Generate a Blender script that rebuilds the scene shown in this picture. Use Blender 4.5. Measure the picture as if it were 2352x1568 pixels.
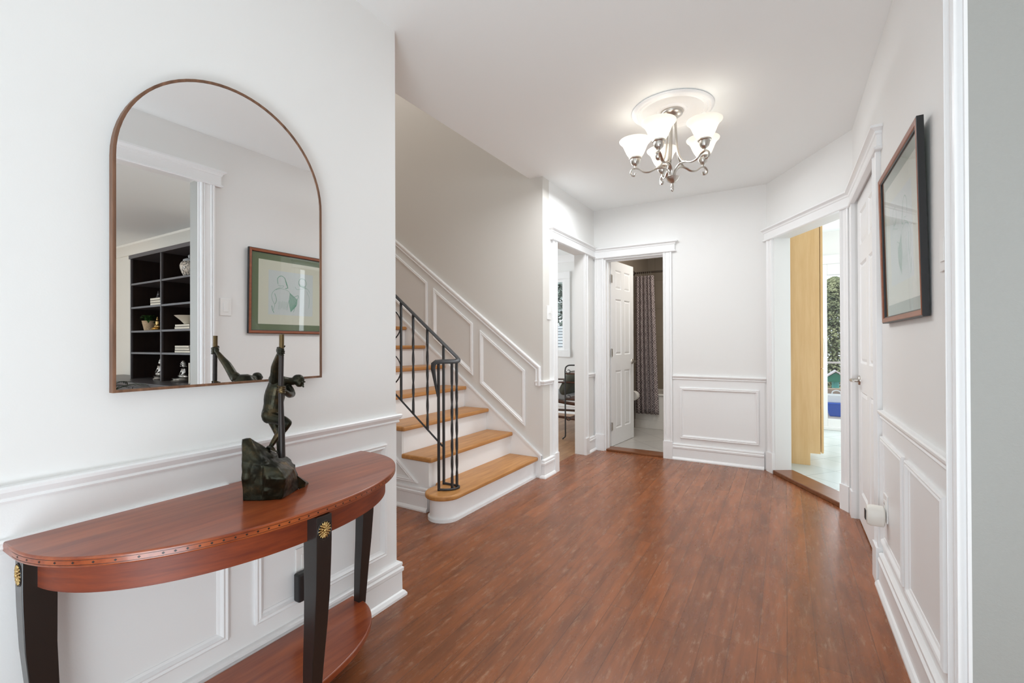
import bpy, bmesh, math, random
from mathutils import Vector, Matrix, noise
from math import sin, cos, pi, radians, sqrt

for o in list(bpy.data.objects):
    bpy.data.objects.remove(o)
S = bpy.context.scene
COL = S.collection
V = Vector

# ------------------------------------------------------------------ camera
F_PX = 1056.5
YAW, PIT, ROL = .53626, .00422, -.00358
R0 = V((cos(YAW), sin(YAW), 0)); F0 = V((-sin(YAW), cos(YAW), 0)); U0 = V((0, 0, 1))
F1 = F0*cos(PIT) + U0*sin(PIT); U1 = U0*cos(PIT) - F0*sin(PIT)
R2 = R0*cos(ROL) + U1*sin(ROL); U2 = U1*cos(ROL) - R0*sin(ROL)
cam = bpy.data.cameras.new('camera'); camo = bpy.data.objects.new('camera', cam); COL.objects.link(camo)
cam.sensor_width = 36; cam.lens = F_PX*36/2352; cam.clip_start = .02; cam.clip_end = 200
camo.matrix_world = Matrix(((R2.x, U2.x, -F1.x, 0), (R2.y, U2.y, -F1.y, 0), (R2.z, U2.z, -F1.z, 1.113), (0, 0, 0, 1)))
S.camera = camo

# ------------------------------------------------------------------ world, lights, exposure
S.view_settings.view_transform = 'Standard'; S.view_settings.look = 'None'
S.view_settings.exposure = 0.6; S.view_settings.gamma = 1; S.view_settings.use_curve_mapping = False
W = bpy.data.worlds.new('world'); S.world = W; W.use_nodes = True
bg = W.node_tree.nodes['Background']; bg.inputs[0].default_value = (.86, .93, 1, 1); bg.inputs[1].default_value = 1.0
S.cycles.max_bounces = 10; S.cycles.diffuse_bounces = 6; S.cycles.glossy_bounces = 6
S.cycles.transmission_bounces = 6; S.cycles.transparent_max_bounces = 12
S.cycles.sample_clamp_indirect = 6

def area(name, loc, direction, sx, sy, power, col=(1, 1, 1)):
    l = bpy.data.lights.new(name, 'AREA'); l.shape = 'RECTANGLE'; l.size = sx; l.size_y = sy; l.energy = power; l.color = col
    o = bpy.data.objects.new(name, l); COL.objects.link(o); o.location = loc
    o.rotation_euler = V(direction).to_track_quat('-Z', 'Z').to_euler()
    return o
DAY = (.88, .95, 1.0)
area('front_window_daylight', (-.5, -2.02, 1.25), (0, 1, 0), 1.5, 2.0, 7, DAY)
area('living_south_daylight', (3.6, -2.02, 1.45), (.15, 1, 0), 1.7, 1.7, 46, DAY)
area('living_east_daylight', (6.42, .3, 1.45), (-1, 0, 0), 2.6, 1.7, 4, DAY)
area('kitchen_daylight', (2.95, 5.6, 1.5), (-1, 0, 0), 2.0, 1.5, 27, DAY)
area('kitchen_door_daylight', (1.1, 6.90, 1.1), (0, -1, 0), 1.0, 1.8, 14, DAY)
area('dining_daylight', (-4.9, 5.2, 1.5), (1, 0, 0), 2.0, 1.5, 34, DAY)
area('hall_ceiling_fill', (-1.28, 3.1, 2.46), (.12, 0, -1), .45, 1.7, 17, (.93, .97, 1))  # added fill panel under the ceiling; the hall has no fixture here
area('hall_rear_fill', (-.55, 3.85, 2.46), (0, -.1, -1), .9, .6, 1.5, (.93, .97, 1))  # second added ceiling fill, brightens the back of the hall
area('entry_floor_fill', (-.1, -.7, .25), (0, .45, 1), .9, 1.2, 23, (.80, .92, 1))  # added unseen fill near the floor, lifts the ceiling brightness
area('bathroom_lamp', (-.9, 5.3, 2.4), (0, 0, -1), .3, .3, 7, (1, .95, .88))
area('upstairs_daylight', (-3.6, 2.4, 4.9), (0, 0, -1), 1.0, 1.0, 14, (1, .96, .92))

# ------------------------------------------------------------------ materials
def mat(name, col, rough=.5, metal=0, coat=0, spec=.5, emis=None, es=0):
    m = bpy.data.materials.new(name); m.use_nodes = True
    b = m.node_tree.nodes['Principled BSDF']
    b.inputs['Base Color'].default_value = (*col, 1); b.inputs['Roughness'].default_value = rough
    b.inputs['Metallic'].default_value = metal; b.inputs['Coat Weight'].default_value = coat
    b.inputs['Coat Roughness'].default_value = .08
    b.inputs['Specular IOR Level'].default_value = spec
    if emis: b.inputs['Emission Color'].default_value = (*emis, 1); b.inputs['Emission Strength'].default_value = es
    return m
def nt(m): return m.node_tree.nodes, m.node_tree.links, m.node_tree.nodes['Principled BSDF']
def add(n, t, **k):
    x = n.new(t)
    for a, b in k.items(): setattr(x, a, b)
    return x
def coords(n, l, scale=(1, 1, 1), rot=(0, 0, 0), kind='Object'):
    t = add(n, 'ShaderNodeTexCoord'); mp = add(n, 'ShaderNodeMapping')
    mp.inputs['Scale'].default_value = scale; mp.inputs['Rotation'].default_value = rot
    l.new(t.outputs[kind], mp.inputs['Vector']); return mp.outputs['Vector']
def noisetex(n, l, vec, scale, detail=4, rough=.55):
    x = add(n, 'ShaderNodeTexNoise'); x.inputs['Scale'].default_value = scale
    x.inputs['Detail'].default_value = detail; x.inputs['Roughness'].default_value = rough
    l.new(vec, x.inputs['Vector']); return x.outputs['Fac']
def ramp(n, l, fac, stops):
    r = add(n, 'ShaderNodeValToRGB'); e = r.color_ramp.elements
    while len(e) < len(stops): e.new(.5)
    for q, (p, c) in zip(e, stops): q.position = p; q.color = (*c, 1)
    l.new(fac, r.inputs[0]); return r.outputs[0]
def mixc(n, l, fac, a, b, mode='MIX'):
    x = add(n, 'ShaderNodeMix', data_type='RGBA', blend_type=mode)
    for s, v in ((0, fac), (6, a), (7, b)):
        if hasattr(v, 'links') or hasattr(v, 'is_linked'): l.new(v, x.inputs[s])
        elif s == 0: x.inputs[0].default_value = v
        else: x.inputs[s].default_value = (*v, 1)
    return x.outputs[2]
def math_(n, l, op, a, b=0, c=None):
    x = add(n, 'ShaderNodeMath', operation=op)
    for i, v in enumerate((a, b) if c is None else (a, b, c)):
        if hasattr(v, 'is_linked'): l.new(v, x.inputs[i])
        else: x.inputs[i].default_value = v
    return x.outputs[0]
def bump(n, l, b, h, strength=.1, dist=.002):
    x = add(n, 'ShaderNodeBump'); x.inputs['Strength'].default_value = strength; x.inputs['Distance'].default_value = dist
    l.new(h, x.inputs['Height']); l.new(x.outputs[0], b.inputs['Normal'])

def paint(name, col, rough=.5, scale=260, st=.12):
    m = mat(name, col, rough); n, l, b = nt(m)
    f = noisetex(n, l, coords(n, l), scale, 2); bump(n, l, b, f, st, .001); return m
M_WALL = paint('wall_paint_off_white', (.83, .825, .81), .55)
M_WAIN = paint('wainscot_paint_white', (.86, .86, .855), .42)
M_TRIM = mat('trim_gloss_white', (.88, .88, .88), .32)
M_CEIL = paint('ceiling_paint', (.92, .94, .935), .7)
M_STAIRWALL = paint('stairwell_paint_shaded', (.66, .63, .585), .6)  # off-white wall paint greyed: stairwell shade put into the colour
M_STAIRWAIN = paint('stair_wainscot_shaded', (.72, .70, .67), .5)  # white wainscot darkened too, the same stairwell shade in its colour
M_JAMB = paint('jamb_paint_shaded', (.385, .385, .365), .38, 140, .5)  # white jamb toned grey: its shaded look is in the colour
M_WARM = paint('living_wall_cream', (.82, .78, .70), .6)
M_DOOR = mat('door_paint_white', (.86, .86, .86), .35)
M_BLACKM = mat('dark_iron', (.055, .055, .057), .45, .5)
M_NICKEL = mat('brushed_nickel', (.56, .53, .49), .28, 1)
M_BRASS = mat('gilt_brass', (.55, .38, .16), .35, 1)
M_SILVER = mat('tarnished_silver', (.5, .48, .45), .3, 1)
M_PLASTIC = mat('white_plastic', (.86, .85, .83), .35)
M_BLKPL = mat('black_plastic', (.012, .012, .013), .4)
M_GREYLINE = mat('shadow_gap', (.3, .3, .3), .6)

def plank_mat(name, c1, c2, c3, width=.092, length=1.9, rough=.25, rot=pi/2, worn=1.0):
    m = mat(name, c1, rough, coat=.0); n, l, b = nt(m)
    vec = coords(n, l, rot=(0, 0, rot))
    br = add(n, 'ShaderNodeTexBrick'); l.new(vec, br.inputs['Vector'])
    br.offset = .37; br.inputs['Scale'].default_value = 1
    br.inputs['Brick Width'].default_value = length; br.inputs['Row Height'].default_value = width
    br.inputs['Mortar Size'].default_value = .0014; br.inputs['Mortar Smooth'].default_value = .1
    br.inputs['Color1'].default_value = (0, 0, 0, 1); br.inputs['Color2'].default_value = (1, 1, 1, 1)
    br.inputs['Mortar'].default_value = (.5, .5, .5, 1)
    g = coords(n, l, scale=(34, 2.2, 1) if abs(rot) > 1 else (2.2, 34, 1))
    gf = noisetex(n, l, g, 1.6, 6, .6)
    big = noisetex(n, l, coords(n, l, scale=(2.6, .55, 1) if abs(rot) > 1 else (.55, 2.6, 1)), 4.5, 6, .65)
    base = mixc(n, l, br.outputs['Color'], c1, c2)
    base = mixc(n, l, ramp(n, l, big, [(.42, (0, 0, 0)), (.72, (.7, .7, .7))]), base, c3)
    grain = ramp(n, l, gf, [(.25, (.62, .62, .62)), (.55, (1, 1, 1)), (.8, (1.18, 1.14, 1.1))])
    col = mixc(n, l, .75, base, grain, 'MULTIPLY')
    # worn patches: pale scuffs stretched along the boards
    sc = noisetex(n, l, coords(n, l, scale=(14, 3, 1) if abs(rot) > 1 else (3, 14, 1)), 3.0, 8, .75)
    scm = ramp(n, l, sc, [(.54, (0, 0, 0)), (.68, (1, 1, 1))])
    fin = noisetex(n, l, coords(n, l, scale=(200, 40, 1)), 3.0, 3, .7)
    scm2 = math_(n, l, 'MULTIPLY', scm, math_(n, l, 'MULTIPLY', fin, worn))
    col = mixc(n, l, scm2, col, (.50, .32, .21))
    mort = math_(n, l, 'MULTIPLY', br.outputs['Fac'], .45)
    col = mixc(n, l, mort, col, (c3[0]*.25, c3[1]*.25, c3[2]*.25))
    l.new(col, b.inputs['Base Color'])
    rr = math_(n, l, 'ADD', math_(n, l, 'MULTIPLY', big, .16), rough - .06)
    l.new(rr, b.inputs['Roughness'])
    bump(n, l, b, math_(n, l, 'SUBTRACT', math_(n, l, 'MULTIPLY', gf, .12), br.outputs['Fac']), .25, .0015)
    return m
M_FLOOR = plank_mat('walnut_stained_planks', (.345, .112, .040), (.25, .084, .032), (.125, .050, .026))
M_OAKFL = plank_mat('light_oak_planks', (.42, .23, .11), (.34, .17, .075), (.22, .10, .045), .06, 1.1, .35, pi/2, .1)

def wood_mat(name, dark, light, scale=(2, 30, 30), rough=.3, coat=0, wave=3.0):
    m = mat(name, light, rough, coat=coat); n, l, b = nt(m)
    v = coords(n, l, scale=scale)
    f = noisetex(n, l, v, 1.5, 7, .6)
    f2 = noisetex(n, l, coords(n, l, scale=tuple(max(s*.12, .8) for s in scale)), wave, 3)
    c = ramp(n, l, f, [(.3, dark), (.7, light)])
    c = mixc(n, l, math_(n, l, 'MULTIPLY', f2, .55), c, dark)
    l.new(c, b.inputs['Base Color']); return m
M_MAHOG = wood_mat('mahogany_polished', (.19, .032, .009), (.43, .105, .028), (28, 2.5, 28), .28, .25)
M_MAHOGE = wood_mat('mahogany_edge', (.13, .018, .004), (.29, .050, .008), (6, 6, 60), .5, 0)
M_TREAD = wood_mat('oak_tread', (.40, .17, .045), (.66, .33, .11), (26, 2.2, 26), .38, 0)
M_WALNUTFR = wood_mat('mirror_frame_wood', (.10, .045, .022), (.30, .150, .085), (40, 40, 5), .5)
M_PICFR = wood_mat('picture_frame_wood', (.22, .060, .022), (.36, .105, .038), (30, 4, 30), .35)
M_MAPLE = wood_mat('maple_veneer', (.74, .47, .21), (.86, .60, .31), (22, 22, 1.6), .42)
M_ESPR = wood_mat('espresso_wood', (.012, .0065, .005), (.028, .013, .009), (20, 20, 3), .4)
M_ESPR2 = mat('espresso_edge_grey', (.085, .075, .078), .35)
M_THRESH = wood_mat('threshold_wood', (.15, .050, .018), (.27, .105, .042), (3, 26, 26), .3)
M_EBONY = mat('ebonised_leg', (.012, .009, .008), .32, coat=.25)
M_EBONYIN = mat('inlay_black', (.02, .008, .005), .4)

def tile_mat(name, c1, c2, grout, size, rot, rough=.3, off=0, vert=None, mort=.004):
    m = mat(name, c1, rough); n, l, b = nt(m)
    t = add(n, 'ShaderNodeTexCoord'); mp = add(n, 'ShaderNodeMapping'); mp.inputs['Rotation'].default_value = rot
    l.new(t.outputs['Object'], mp.inputs['Vector']); vec = mp.outputs[0]
    if vert == 'xz' or vert == 'yz':
        s = add(n, 'ShaderNodeSeparateXYZ'); l.new(vec, s.inputs[0]); c = add(n, 'ShaderNodeCombineXYZ')
        l.new(s.outputs[0 if vert == 'xz' else 1], c.inputs[0]); l.new(s.outputs[2], c.inputs[1]); vec = c.outputs[0]
    br = add(n, 'ShaderNodeTexBrick'); l.new(vec, br.inputs['Vector']); br.offset = off
    br.inputs['Scale'].default_value = 1; br.inputs['Brick Width'].default_value = size; br.inputs['Row Height'].default_value = size
    br.inputs['Mortar Size'].default_value = mort
    br.inputs['Color1'].default_value = (*c1, 1); br.inputs['Color2'].default_value = (*c2, 1); br.inputs['Mortar'].default_value = (*grout, 1)
    f = noisetex(n, l, coords(n, l), 6, 5)
    l.new(mixc(n, l, math_(n, l, 'MULTIPLY', f, .35), br.outputs['Color'], grout), b.inputs['Base Color'])
    return m
M_KTILE = tile_mat('kitchen_slate_tile', (.66, .71, .69), (.56, .62, .61), (.40, .45, .45), .33, (0, 0, radians(38)), .25)
M_BTILE = tile_mat('bath_floor_marble', (.52, .49, .45), (.45, .43, .40), (.30, .28, .26), .33, (0, 0, radians(45)), .3)
M_BWALLX = tile_mat('bath_wall_tile', (.33, .27, .21), (.29, .24, .19), (.22, .18, .14), .40, (0, 0, 0), .35, vert='xz', mort=.003)
M_BWALLY = tile_mat('bath_side_tile', (.33, .27, .21), (.29, .24, .19), (.22, .18, .14), .40, (0, 0, 0), .35, vert='yz', mort=.003)

M_MIRROR = mat('mirror_silver', (.93, .935, .94), .0, 1)
def glass_mat(name, tint=(1, 1, 1), k=.5):
    m = bpy.data.materials.new(name); m.use_nodes = True; n, l = m.node_tree.nodes, m.node_tree.links
    n.clear(); o = add(n, 'ShaderNodeOutputMaterial'); mx = add(n, 'ShaderNodeMixShader'); t = add(n, 'ShaderNodeBsdfTransparent')
    g = add(n, 'ShaderNodeBsdfGlossy'); g.inputs['Roughness'].default_value = .02; t.inputs[0].default_value = (*tint, 1)
    f = add(n, 'ShaderNodeFresnel'); geo = add(n, 'ShaderNodeNewGeometry'); l.new(math_(n, l, 'ADD', math_(n, l, 'MULTIPLY', geo.outputs['Backfacing'], 1/1.45-1.45), 1.45), f.inputs['IOR'])
    l.new(f.outputs[0], mx.inputs[0]); l.new(t.outputs[0], mx.inputs[1]); l.new(g.outputs[0], mx.inputs[2]); l.new(mx.outputs[0], o.inputs[0]); return m
M_GLASS = glass_mat('window_glass', (.97, .99, .99))
def shade_mat():
    m = bpy.data.materials.new('alabaster_glass'); m.use_nodes = True; n, l = m.node_tree.nodes, m.node_tree.links
    b = n['Principled BSDF']; b.inputs['Base Color'].default_value = (.93, .91, .87, 1); b.inputs['Roughness'].default_value = .35
    f = noisetex(n, l, coords(n, l), 16, 4)
    b.inputs['Emission Color'].default_value = (1, .95, .88, 1)
    tr = add(n, 'ShaderNodeBsdfTranslucent'); tr.inputs[0].default_value = (.95, .92, .86, 1); mx = add(n, 'ShaderNodeMixShader'); mx.inputs[0].default_value = .6
    l.new(b.outputs[0], mx.inputs[1]); l.new(tr.outputs[0], mx.inputs[2]); l.new(mx.outputs[0], n['Material Output'].inputs[0])
    l.new(math_(n, l, 'ADD', math_(n, l, 'MULTIPLY', f, .22), .20), b.inputs['Emission Strength'])
    return m
M_SHADE = shade_mat()
M_BULB = mat('lit_bulb', (1, .95, .88), .5, emis=(1, .90, .76), es=1.5)

def bronze():
    m = mat('patinated_bronze', (.06, .045, .025), .38, .75); n, l, b = nt(m)
    v = coords(n, l); f = noisetex(n, l, v, 22, 6, .65)
    c = ramp(n, l, f, [(.30, (.008, .009, .006)), (.52, (.028, .026, .014)), (.66, (.075, .048, .020)), (.80, (.20, .14, .06))])
    l.new(c, b.inputs['Base Color']); f2 = noisetex(n, l, v, 90, 4)
    l.new(math_(n, l, 'ADD', math_(n, l, 'MULTIPLY', f2, .3), .22), b.inputs['Roughness'])
    bump(n, l, b, f2, .35, .002); return m
M_BRONZE = bronze()
M_BRONZET = mat('rubbed_bronze', (.11, .072, .03), .4, .8)
M_POLE = mat('dark_bronze_pole', (.03, .024, .022), .38, .6)

def curtain_mat():
    m = mat('curtain_lattice', (.12, .09, .085), .8); n, l, b = nt(m)
    t = add(n, 'ShaderNodeUVMap'); s = add(n, 'ShaderNodeSeparateXYZ'); l.new(t.outputs[0], s.inputs[0])
    u = math_(n, l, 'PINGPONG', math_(n, l, 'MULTIPLY', s.outputs[0], 3.9), .5)
    v = math_(n, l, 'PINGPONG', math_(n, l, 'MULTIPLY', s.outputs[1], 4.9), .5)
    def band(x, w): return math_(n, l, 'LESS_THAN', math_(n, l, 'ABSOLUTE', x), w)
    su = math_(n, l, 'ADD', u, v); di = math_(n, l, 'SUBTRACT', u, v)
    d1 = band(di, .022); d2 = band(math_(n, l, 'SUBTRACT', su, .5), .022)
    d3 = band(math_(n, l, 'SUBTRACT', su, .36), .014); d4 = band(math_(n, l, 'SUBTRACT', su, .64), .014)
    d5 = band(math_(n, l, 'SUBTRACT', math_(n, l, 'ABSOLUTE', di), .13), .013); d6 = band(math_(n, l, 'SUBTRACT', math_(n, l, 'ABSOLUTE', di), .26), .013)
    e1 = band(math_(n, l, 'SUBTRACT', su, .18), .014); e2 = band(math_(n, l, 'SUBTRACT', su, .82), .014)
    d6 = math_(n, l, 'MAXIMUM', d6, math_(n, l, 'MAXIMUM', e1, e2))
    a = d1
    for d in (d2, d3, d4, d5, d6): a = math_(n, l, 'MAXIMUM', a, d)
    l.new(mixc(n, l, a, (.115, .085, .085), (.47, .40, .38)), b.inputs['Base Color']); return m
M_CURTAIN = curtain_mat()
M_TUB = mat('tub_enamel', (.62, .58, .53), .3)
M_LEAF = mat('leaf_green', (.035, .10, .02), .5)
M_LEAFD = mat('palm_green', (.018, .045, .018), .5)
def fol(name, a, b_):
    m = mat(name, a, .8); n, l, b = nt(m)
    f = noisetex(n, l, coords(n, l), 3.5, 5); l.new(ramp(n, l, f, [(.35, a), (.65, b_)]), b.inputs['Base Color']); return m
M_CONIF = fol('conifer_needles', (.09, .12, .05), (.46, .46, .24))
M_CONIF2 = fol('snowy_tree', (.20, .24, .19), (.60, .64, .60))
M_BARK = mat('bark', (.10, .07, .05), .9)
M_CREAM = mat('mat_board_cream', (.72, .68, .56), .8)
M_GREENM = mat('mat_board_green', (.150, .185, .095), .8)
M_PAPER = mat('drawing_paper', (.66, .67, .66), .85)
M_PENCIL = mat('green_pencil', (.16, .36, .25), .8)
M_BOOK = mat('book_cream', (.70, .65, .55), .7)
M_BOOKP = mat('book_pages', (.78, .74, .65), .8)
M_BOOKB = mat('book_kraft', (.42, .30, .18), .7)
def jar_mat():
    m = mat('jar_speckle', (.8, .75, .66), .3); n, l, b = nt(m)
    f = noisetex(n, l, coords(n, l), 60, 3, .7)
    l.new(ramp(n, l, f, [(.44, (.04, .035, .035)), (.50, (.75, .70, .62)), (.56, (.36, .24, .14)), (.60, (.8, .75, .66))]), b.inputs['Base Color']); return m
M_JAR = jar_mat()
M_CERAM = mat('ceramic_sand', (.60, .54, .44), .5)
M_BASK = wood_mat('woven_basket', (.36, .24, .13), (.66, .50, .34), (60, 60, 60), .8)
M_TEAL = mat('teal_paint', (.10, .42, .38), .6); M_GREENR = mat('green_roof', (.03, .22, .14), .6)
M_BLUE = mat('blue_plastic', (.02, .10, .55), .4); M_LID = mat('white_lid', (.8, .8, .8), .4)
M_CARD = mat('cardboard', (.45, .32, .22), .8)
M_DECK = mat('deck_boards', (.55, .47, .42), .7)
M_SNOWG = mat('grey_ground', (.6, .6, .6), .9)
M_SIDING = tile_mat('pale_roof_tiles', (.80, .80, .80), (.70, .70, .70), (.16, .16, .16), .085, (0, 0, 0), .8, vert='xz', mort=.012)
for q_ in M_SIDING.node_tree.nodes:
    if q_.type == 'TEX_BRICK': q_.inputs['Brick Width'].default_value = 3.0
M_CUSHG = mat('pillow_olive', (.10, .105, .085), .9); M_CUSHGR = mat('seat_grey', (.34, .35, .36), .9)
M_CHAIRW = wood_mat('chair_cherry', (.06, .022, .012), (.13, .05, .025), (12, 12, 12), .35)
M_PAPERROLL = mat('tissue', (.75, .72, .68), .9)

# ------------------------------------------------------------------ mesh helpers
class MB:
    def __init__(s): s.v = []; s.f = []; s.M = None; s.uv = None
    def P(s, p):
        p = V(p)
        return s.M @ p if s.M is not None else p
    def add(s, vs, fs):
        k = len(s.v); s.v += [s.P(p) for p in vs]; s.f += [tuple(i + k for i in f) for f in fs]
    def box(s, x0, x1, y0, y1, z0, z1):
        vs = [(x, y, z) for z in (z0, z1) for y in (y0, y1) for x in (x0, x1)]
        s.add(vs, [(0, 2, 3, 1), (4, 5, 7, 6), (0, 1, 5, 4), (2, 6, 7, 3), (0, 4, 6, 2), (1, 3, 7, 5)]); return s
    def prism(s, poly, h0, h1, ax='z'):
        n = len(poly)
        def mk(p, h): return (p[0], p[1], h) if ax == 'z' else ((p[0], h, p[1]) if ax == 'y' else (h, p[0], p[1]))
        vs = [mk(p, h0) for p in poly] + [mk(p, h1) for p in poly]
        s.add(vs, [tuple(range(n))[::-1], tuple(range(n, 2*n))] + [(i, (i+1) % n, n+(i+1) % n, n+i) for i in range(n)]); return s
    def loft(s, rings, cap=True, closed=True):
        n = len(rings[0]); vs = [p for r in rings for p in r]; fs = []
        for k in range(len(rings)-1):
            for i in range(n if closed else n-1):
                a = k*n+i; b = k*n+(i+1) % n; fs.append((a, b, b+n, a+n))
        if cap: fs += [tuple(range(n))[::-1], tuple(range((len(rings)-1)*n, len(rings)*n))]
        s.add(vs, fs); return s
    def lathe(s, prof, c=(0, 0, 0), n=24, axis=(0, 0, 1)):
        c = V(c); ax = V(axis).normalized(); q = ax.to_track_quat('Z', 'Y')
        rings = [[c + q @ V((r*cos(2*pi*i/n), r*sin(2*pi*i/n), z)) for i in range(n)] for r, z in prof]
        s.loft(rings); return s
    def tube(s, pts, r, n=8, closed=False, flat=None, twist=0):
        pts = [V(p) for p in pts]; N = len(pts); rings = []; up = None
        for i, p in enumerate(pts):
            if closed: t = pts[(i+1) % N] - pts[i-1]
            else: t = pts[min(i+1, N-1)] - pts[max(i-1, 0)]
            t.normalize()
            if up is None: up = t.orthogonal().normalized() if flat is None else V(flat)
            up = (up - t*up.dot(t))
            up = up.normalized() if up.length > 1e-6 else t.orthogonal().normalized()
            sd = t.cross(up); rr = r[i] if isinstance(r, list) else r
            rx, ry = rr if isinstance(rr, tuple) else (rr, rr)
            a0 = twist*i
            rings.append([p + up*(rx*cos(2*pi*k/n + a0 + pi/n)) + sd*(ry*sin(2*pi*k/n + a0 + pi/n)) for k in range(n)])
        if closed:
            rings.append(rings[0]); s.loft(rings, cap=False)
        else: s.loft(rings)
        return s
    def ball(s, c, r, n=12, q=None):
        c = V(c); r = r if isinstance(r, (tuple, list)) else (r, r, r); rings = []
        for j in range(1, n):
            a = pi*j/n
            ring = []
            for i in range(2*n):
                p = V((r[0]*sin(a)*cos(pi*i/n), r[1]*sin(a)*sin(pi*i/n), -r[2]*cos(a)))
                ring.append(c + (q @ p if q else p))
            rings.append(ring)
        s.loft(rings); return s
    def mould(s, path, N, prof, closed=False):
        path = [V(p) for p in path]; N = V(N).normalized(); n = len(path); rings = []
        for i, p in enumerate(path):
            dp = (path[i] - path[i-1]).normalized() if (i > 0 or closed) else None
            dn = (path[(i+1) % n] - path[i]).normalized() if (i < n-1 or closed) else None
            if dp is None: m = N.cross(dn)
            elif dn is None: m = N.cross(dp)
            else:
                a, b = N.cross(dp), N.cross(dn); m = (a+b)/max(1 + a.dot(b), .15)
            rings.append([p + m*x + N*y for x, y in prof])
        if closed: rings.append(rings[0]); s.loft(rings, cap=False)
        else: s.loft(rings)
        return s
def obj(name, mb, m, parent=None, smooth=False, bevel=0, label=None, seg=2):
    me = bpy.data.meshes.new(name); me.from_pydata([tuple(v) for v in mb.v], [], mb.f)
    me.materials.append(m)
    b = bmesh.new(); b.from_mesh(me); bmesh.ops.recalc_face_normals(b, faces=b.faces); b.to_mesh(me); b.free()
    if mb.uv:
        u = me.uv_layers.new(name='UVMap')
        for lp in me.loops: u.data[lp.index].uv = mb.uv[lp.vertex_index]
    if smooth:
        for p in me.polygons: p.use_smooth = True
        if smooth != 'all':
            try: me.set_sharp_from_angle(angle=radians(smooth if not isinstance(smooth, bool) else 40))
            except Exception: pass
    me.update()
    o = bpy.data.objects.new(name, me); COL.objects.link(o)
    if parent is not None: put(o, parent)
    if bevel:
        d = o.modifiers.new('bevel', 'BEVEL'); d.width = bevel; d.segments = seg; d.limit_method = 'ANGLE'; d.angle_limit = radians(35)
    if label: o['label'] = label
    return o
ABS = {}
def put(o, parent):
    """meshes are built in world coordinates: undo the parents' locations"""
    o.parent = parent; p = V((0, 0, 0)); q = parent
    while q is not None: p += q.location if q.type == 'EMPTY' else V((0, 0, 0)); q = q.parent
    if parent.type == 'EMPTY': o.location = -p
    return o
def tag(o, label, cat, group=None, kind=None):
    if label: o['label'] = label
    if cat: o['category'] = cat
    if group: o['group'] = group
    if kind: o['kind'] = kind
    return o
def thing(name, label, cat, loc, group=None, kind=None):
    o = bpy.data.objects.new(name, None); COL.objects.link(o); o.location = loc; o.empty_display_size = .1
    return tag(o, label, cat, group, kind)
CNT = {'trim': 0}
def struct(name, mb, m, label=None, cat=None, **k):
    if name == 'trim': CNT['trim'] += 1; name = 'trim_%d' % CNT['trim']
    o = obj(name, mb, m, **k); o['kind'] = 'structure'
    o['label'] = label or name.replace('_', ' '); o['category'] = cat or name.split('_')[0]
    return o
def dup(root, loc, label=None, group=None):
    r = root.copy(); COL.objects.link(r); r.location = loc
    if label: r['label'] = label
    if group: r['group'] = group
    for ch in list(root.children):
        c = ch.copy(); COL.objects.link(c); c.parent = r
        for g in list(ch.children):
            d = g.copy(); COL.objects.link(d); d.parent = c
    return r

# ------------------------------------------------------------------ key dimensions (metres)
XL, YL = -1.4835, 1.4876
X1, YS, YB = -1.7276, 3.411, 4.600
XB, XR, YR = -.1358, .381, 3.708
H = 2.5
YE = 1.532            # end of the right wall, at the living room opening
TH = .098

# ------------------------------------------------------------------ floors and ceilings
ang_u = V((XR - XB, YR - YB, 0)).normalized(); ang_n = V((0, 0, 1)).cross(ang_u)
if ang_n.dot(V((-1, -1, 0))) < 0: ang_n = -ang_n      # into the hall
ang_out = -ang_n
A0 = V((XB, YB, 0))
def AP(s, d=0, z=0): return A0 + ang_u*s + ang_out*d + V((0, 0, z))
fm = MB()
pl = [(-5.3, -2.1), (.479, -2.1), (.479, 3.72), tuple(AP(1.05, .01)[:2]), tuple(AP(-.02, .01)[:2]), (XB, 4.61), (-1.83, 4.61), (-1.83, 3.42), (-5.3, 3.42)]
fm.prism(pl, -.1, 0)
struct('floor', fm, M_FLOOR, 'brown stained plank floor of the hallway', 'floor')
struct('floor', MB().box(-5.3, -1.83, 3.42, 6.85, -.1, -.0005), M_OAKFL, 'light oak plank floor of the dining room', 'floor')
struct('floor', MB().box(-1.83, -.30, 4.61, 6.85, -.1, .012), M_BTILE, 'pale marble tile floor of the bathroom', 'floor')
kf = MB(); kf.prism([tuple(AP(-.02, .02)[:2]), tuple(AP(1.06, .02)[:2]), (.50, 3.72), (3.1, 3.72), (3.1, 7.1), (-.30, 7.1), (-.30, 4.61)], -.1, .022)
struct('floor', kf, M_KTILE, 'blue grey diagonal tile floor of the kitchen', 'floor')
struct('floor', MB().box(.479, 6.6, -2.1, 2.95, -.1, 0), M_OAKFL, 'oak floor of the living room', 'floor')
cm = MB()
cm.box(-1.85, 6.7, -2.2, 7.15, H, H+.25)
cm.box(-5.3, -1.85, YS+.06, 7.15, H, H+.25); cm.box(-5.3, -1.85, -2.2, 1.42, H, H+.25)
struct('ceiling', cm, M_CEIL, 'smooth white ceiling of the hallway', 'ceiling')
struct('ceiling', MB().box(-5.4, -1.6, 1.2, 3.6, 5.0, 5.1), M_CEIL, 'upper ceiling above the stairwell', 'ceiling')

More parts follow.
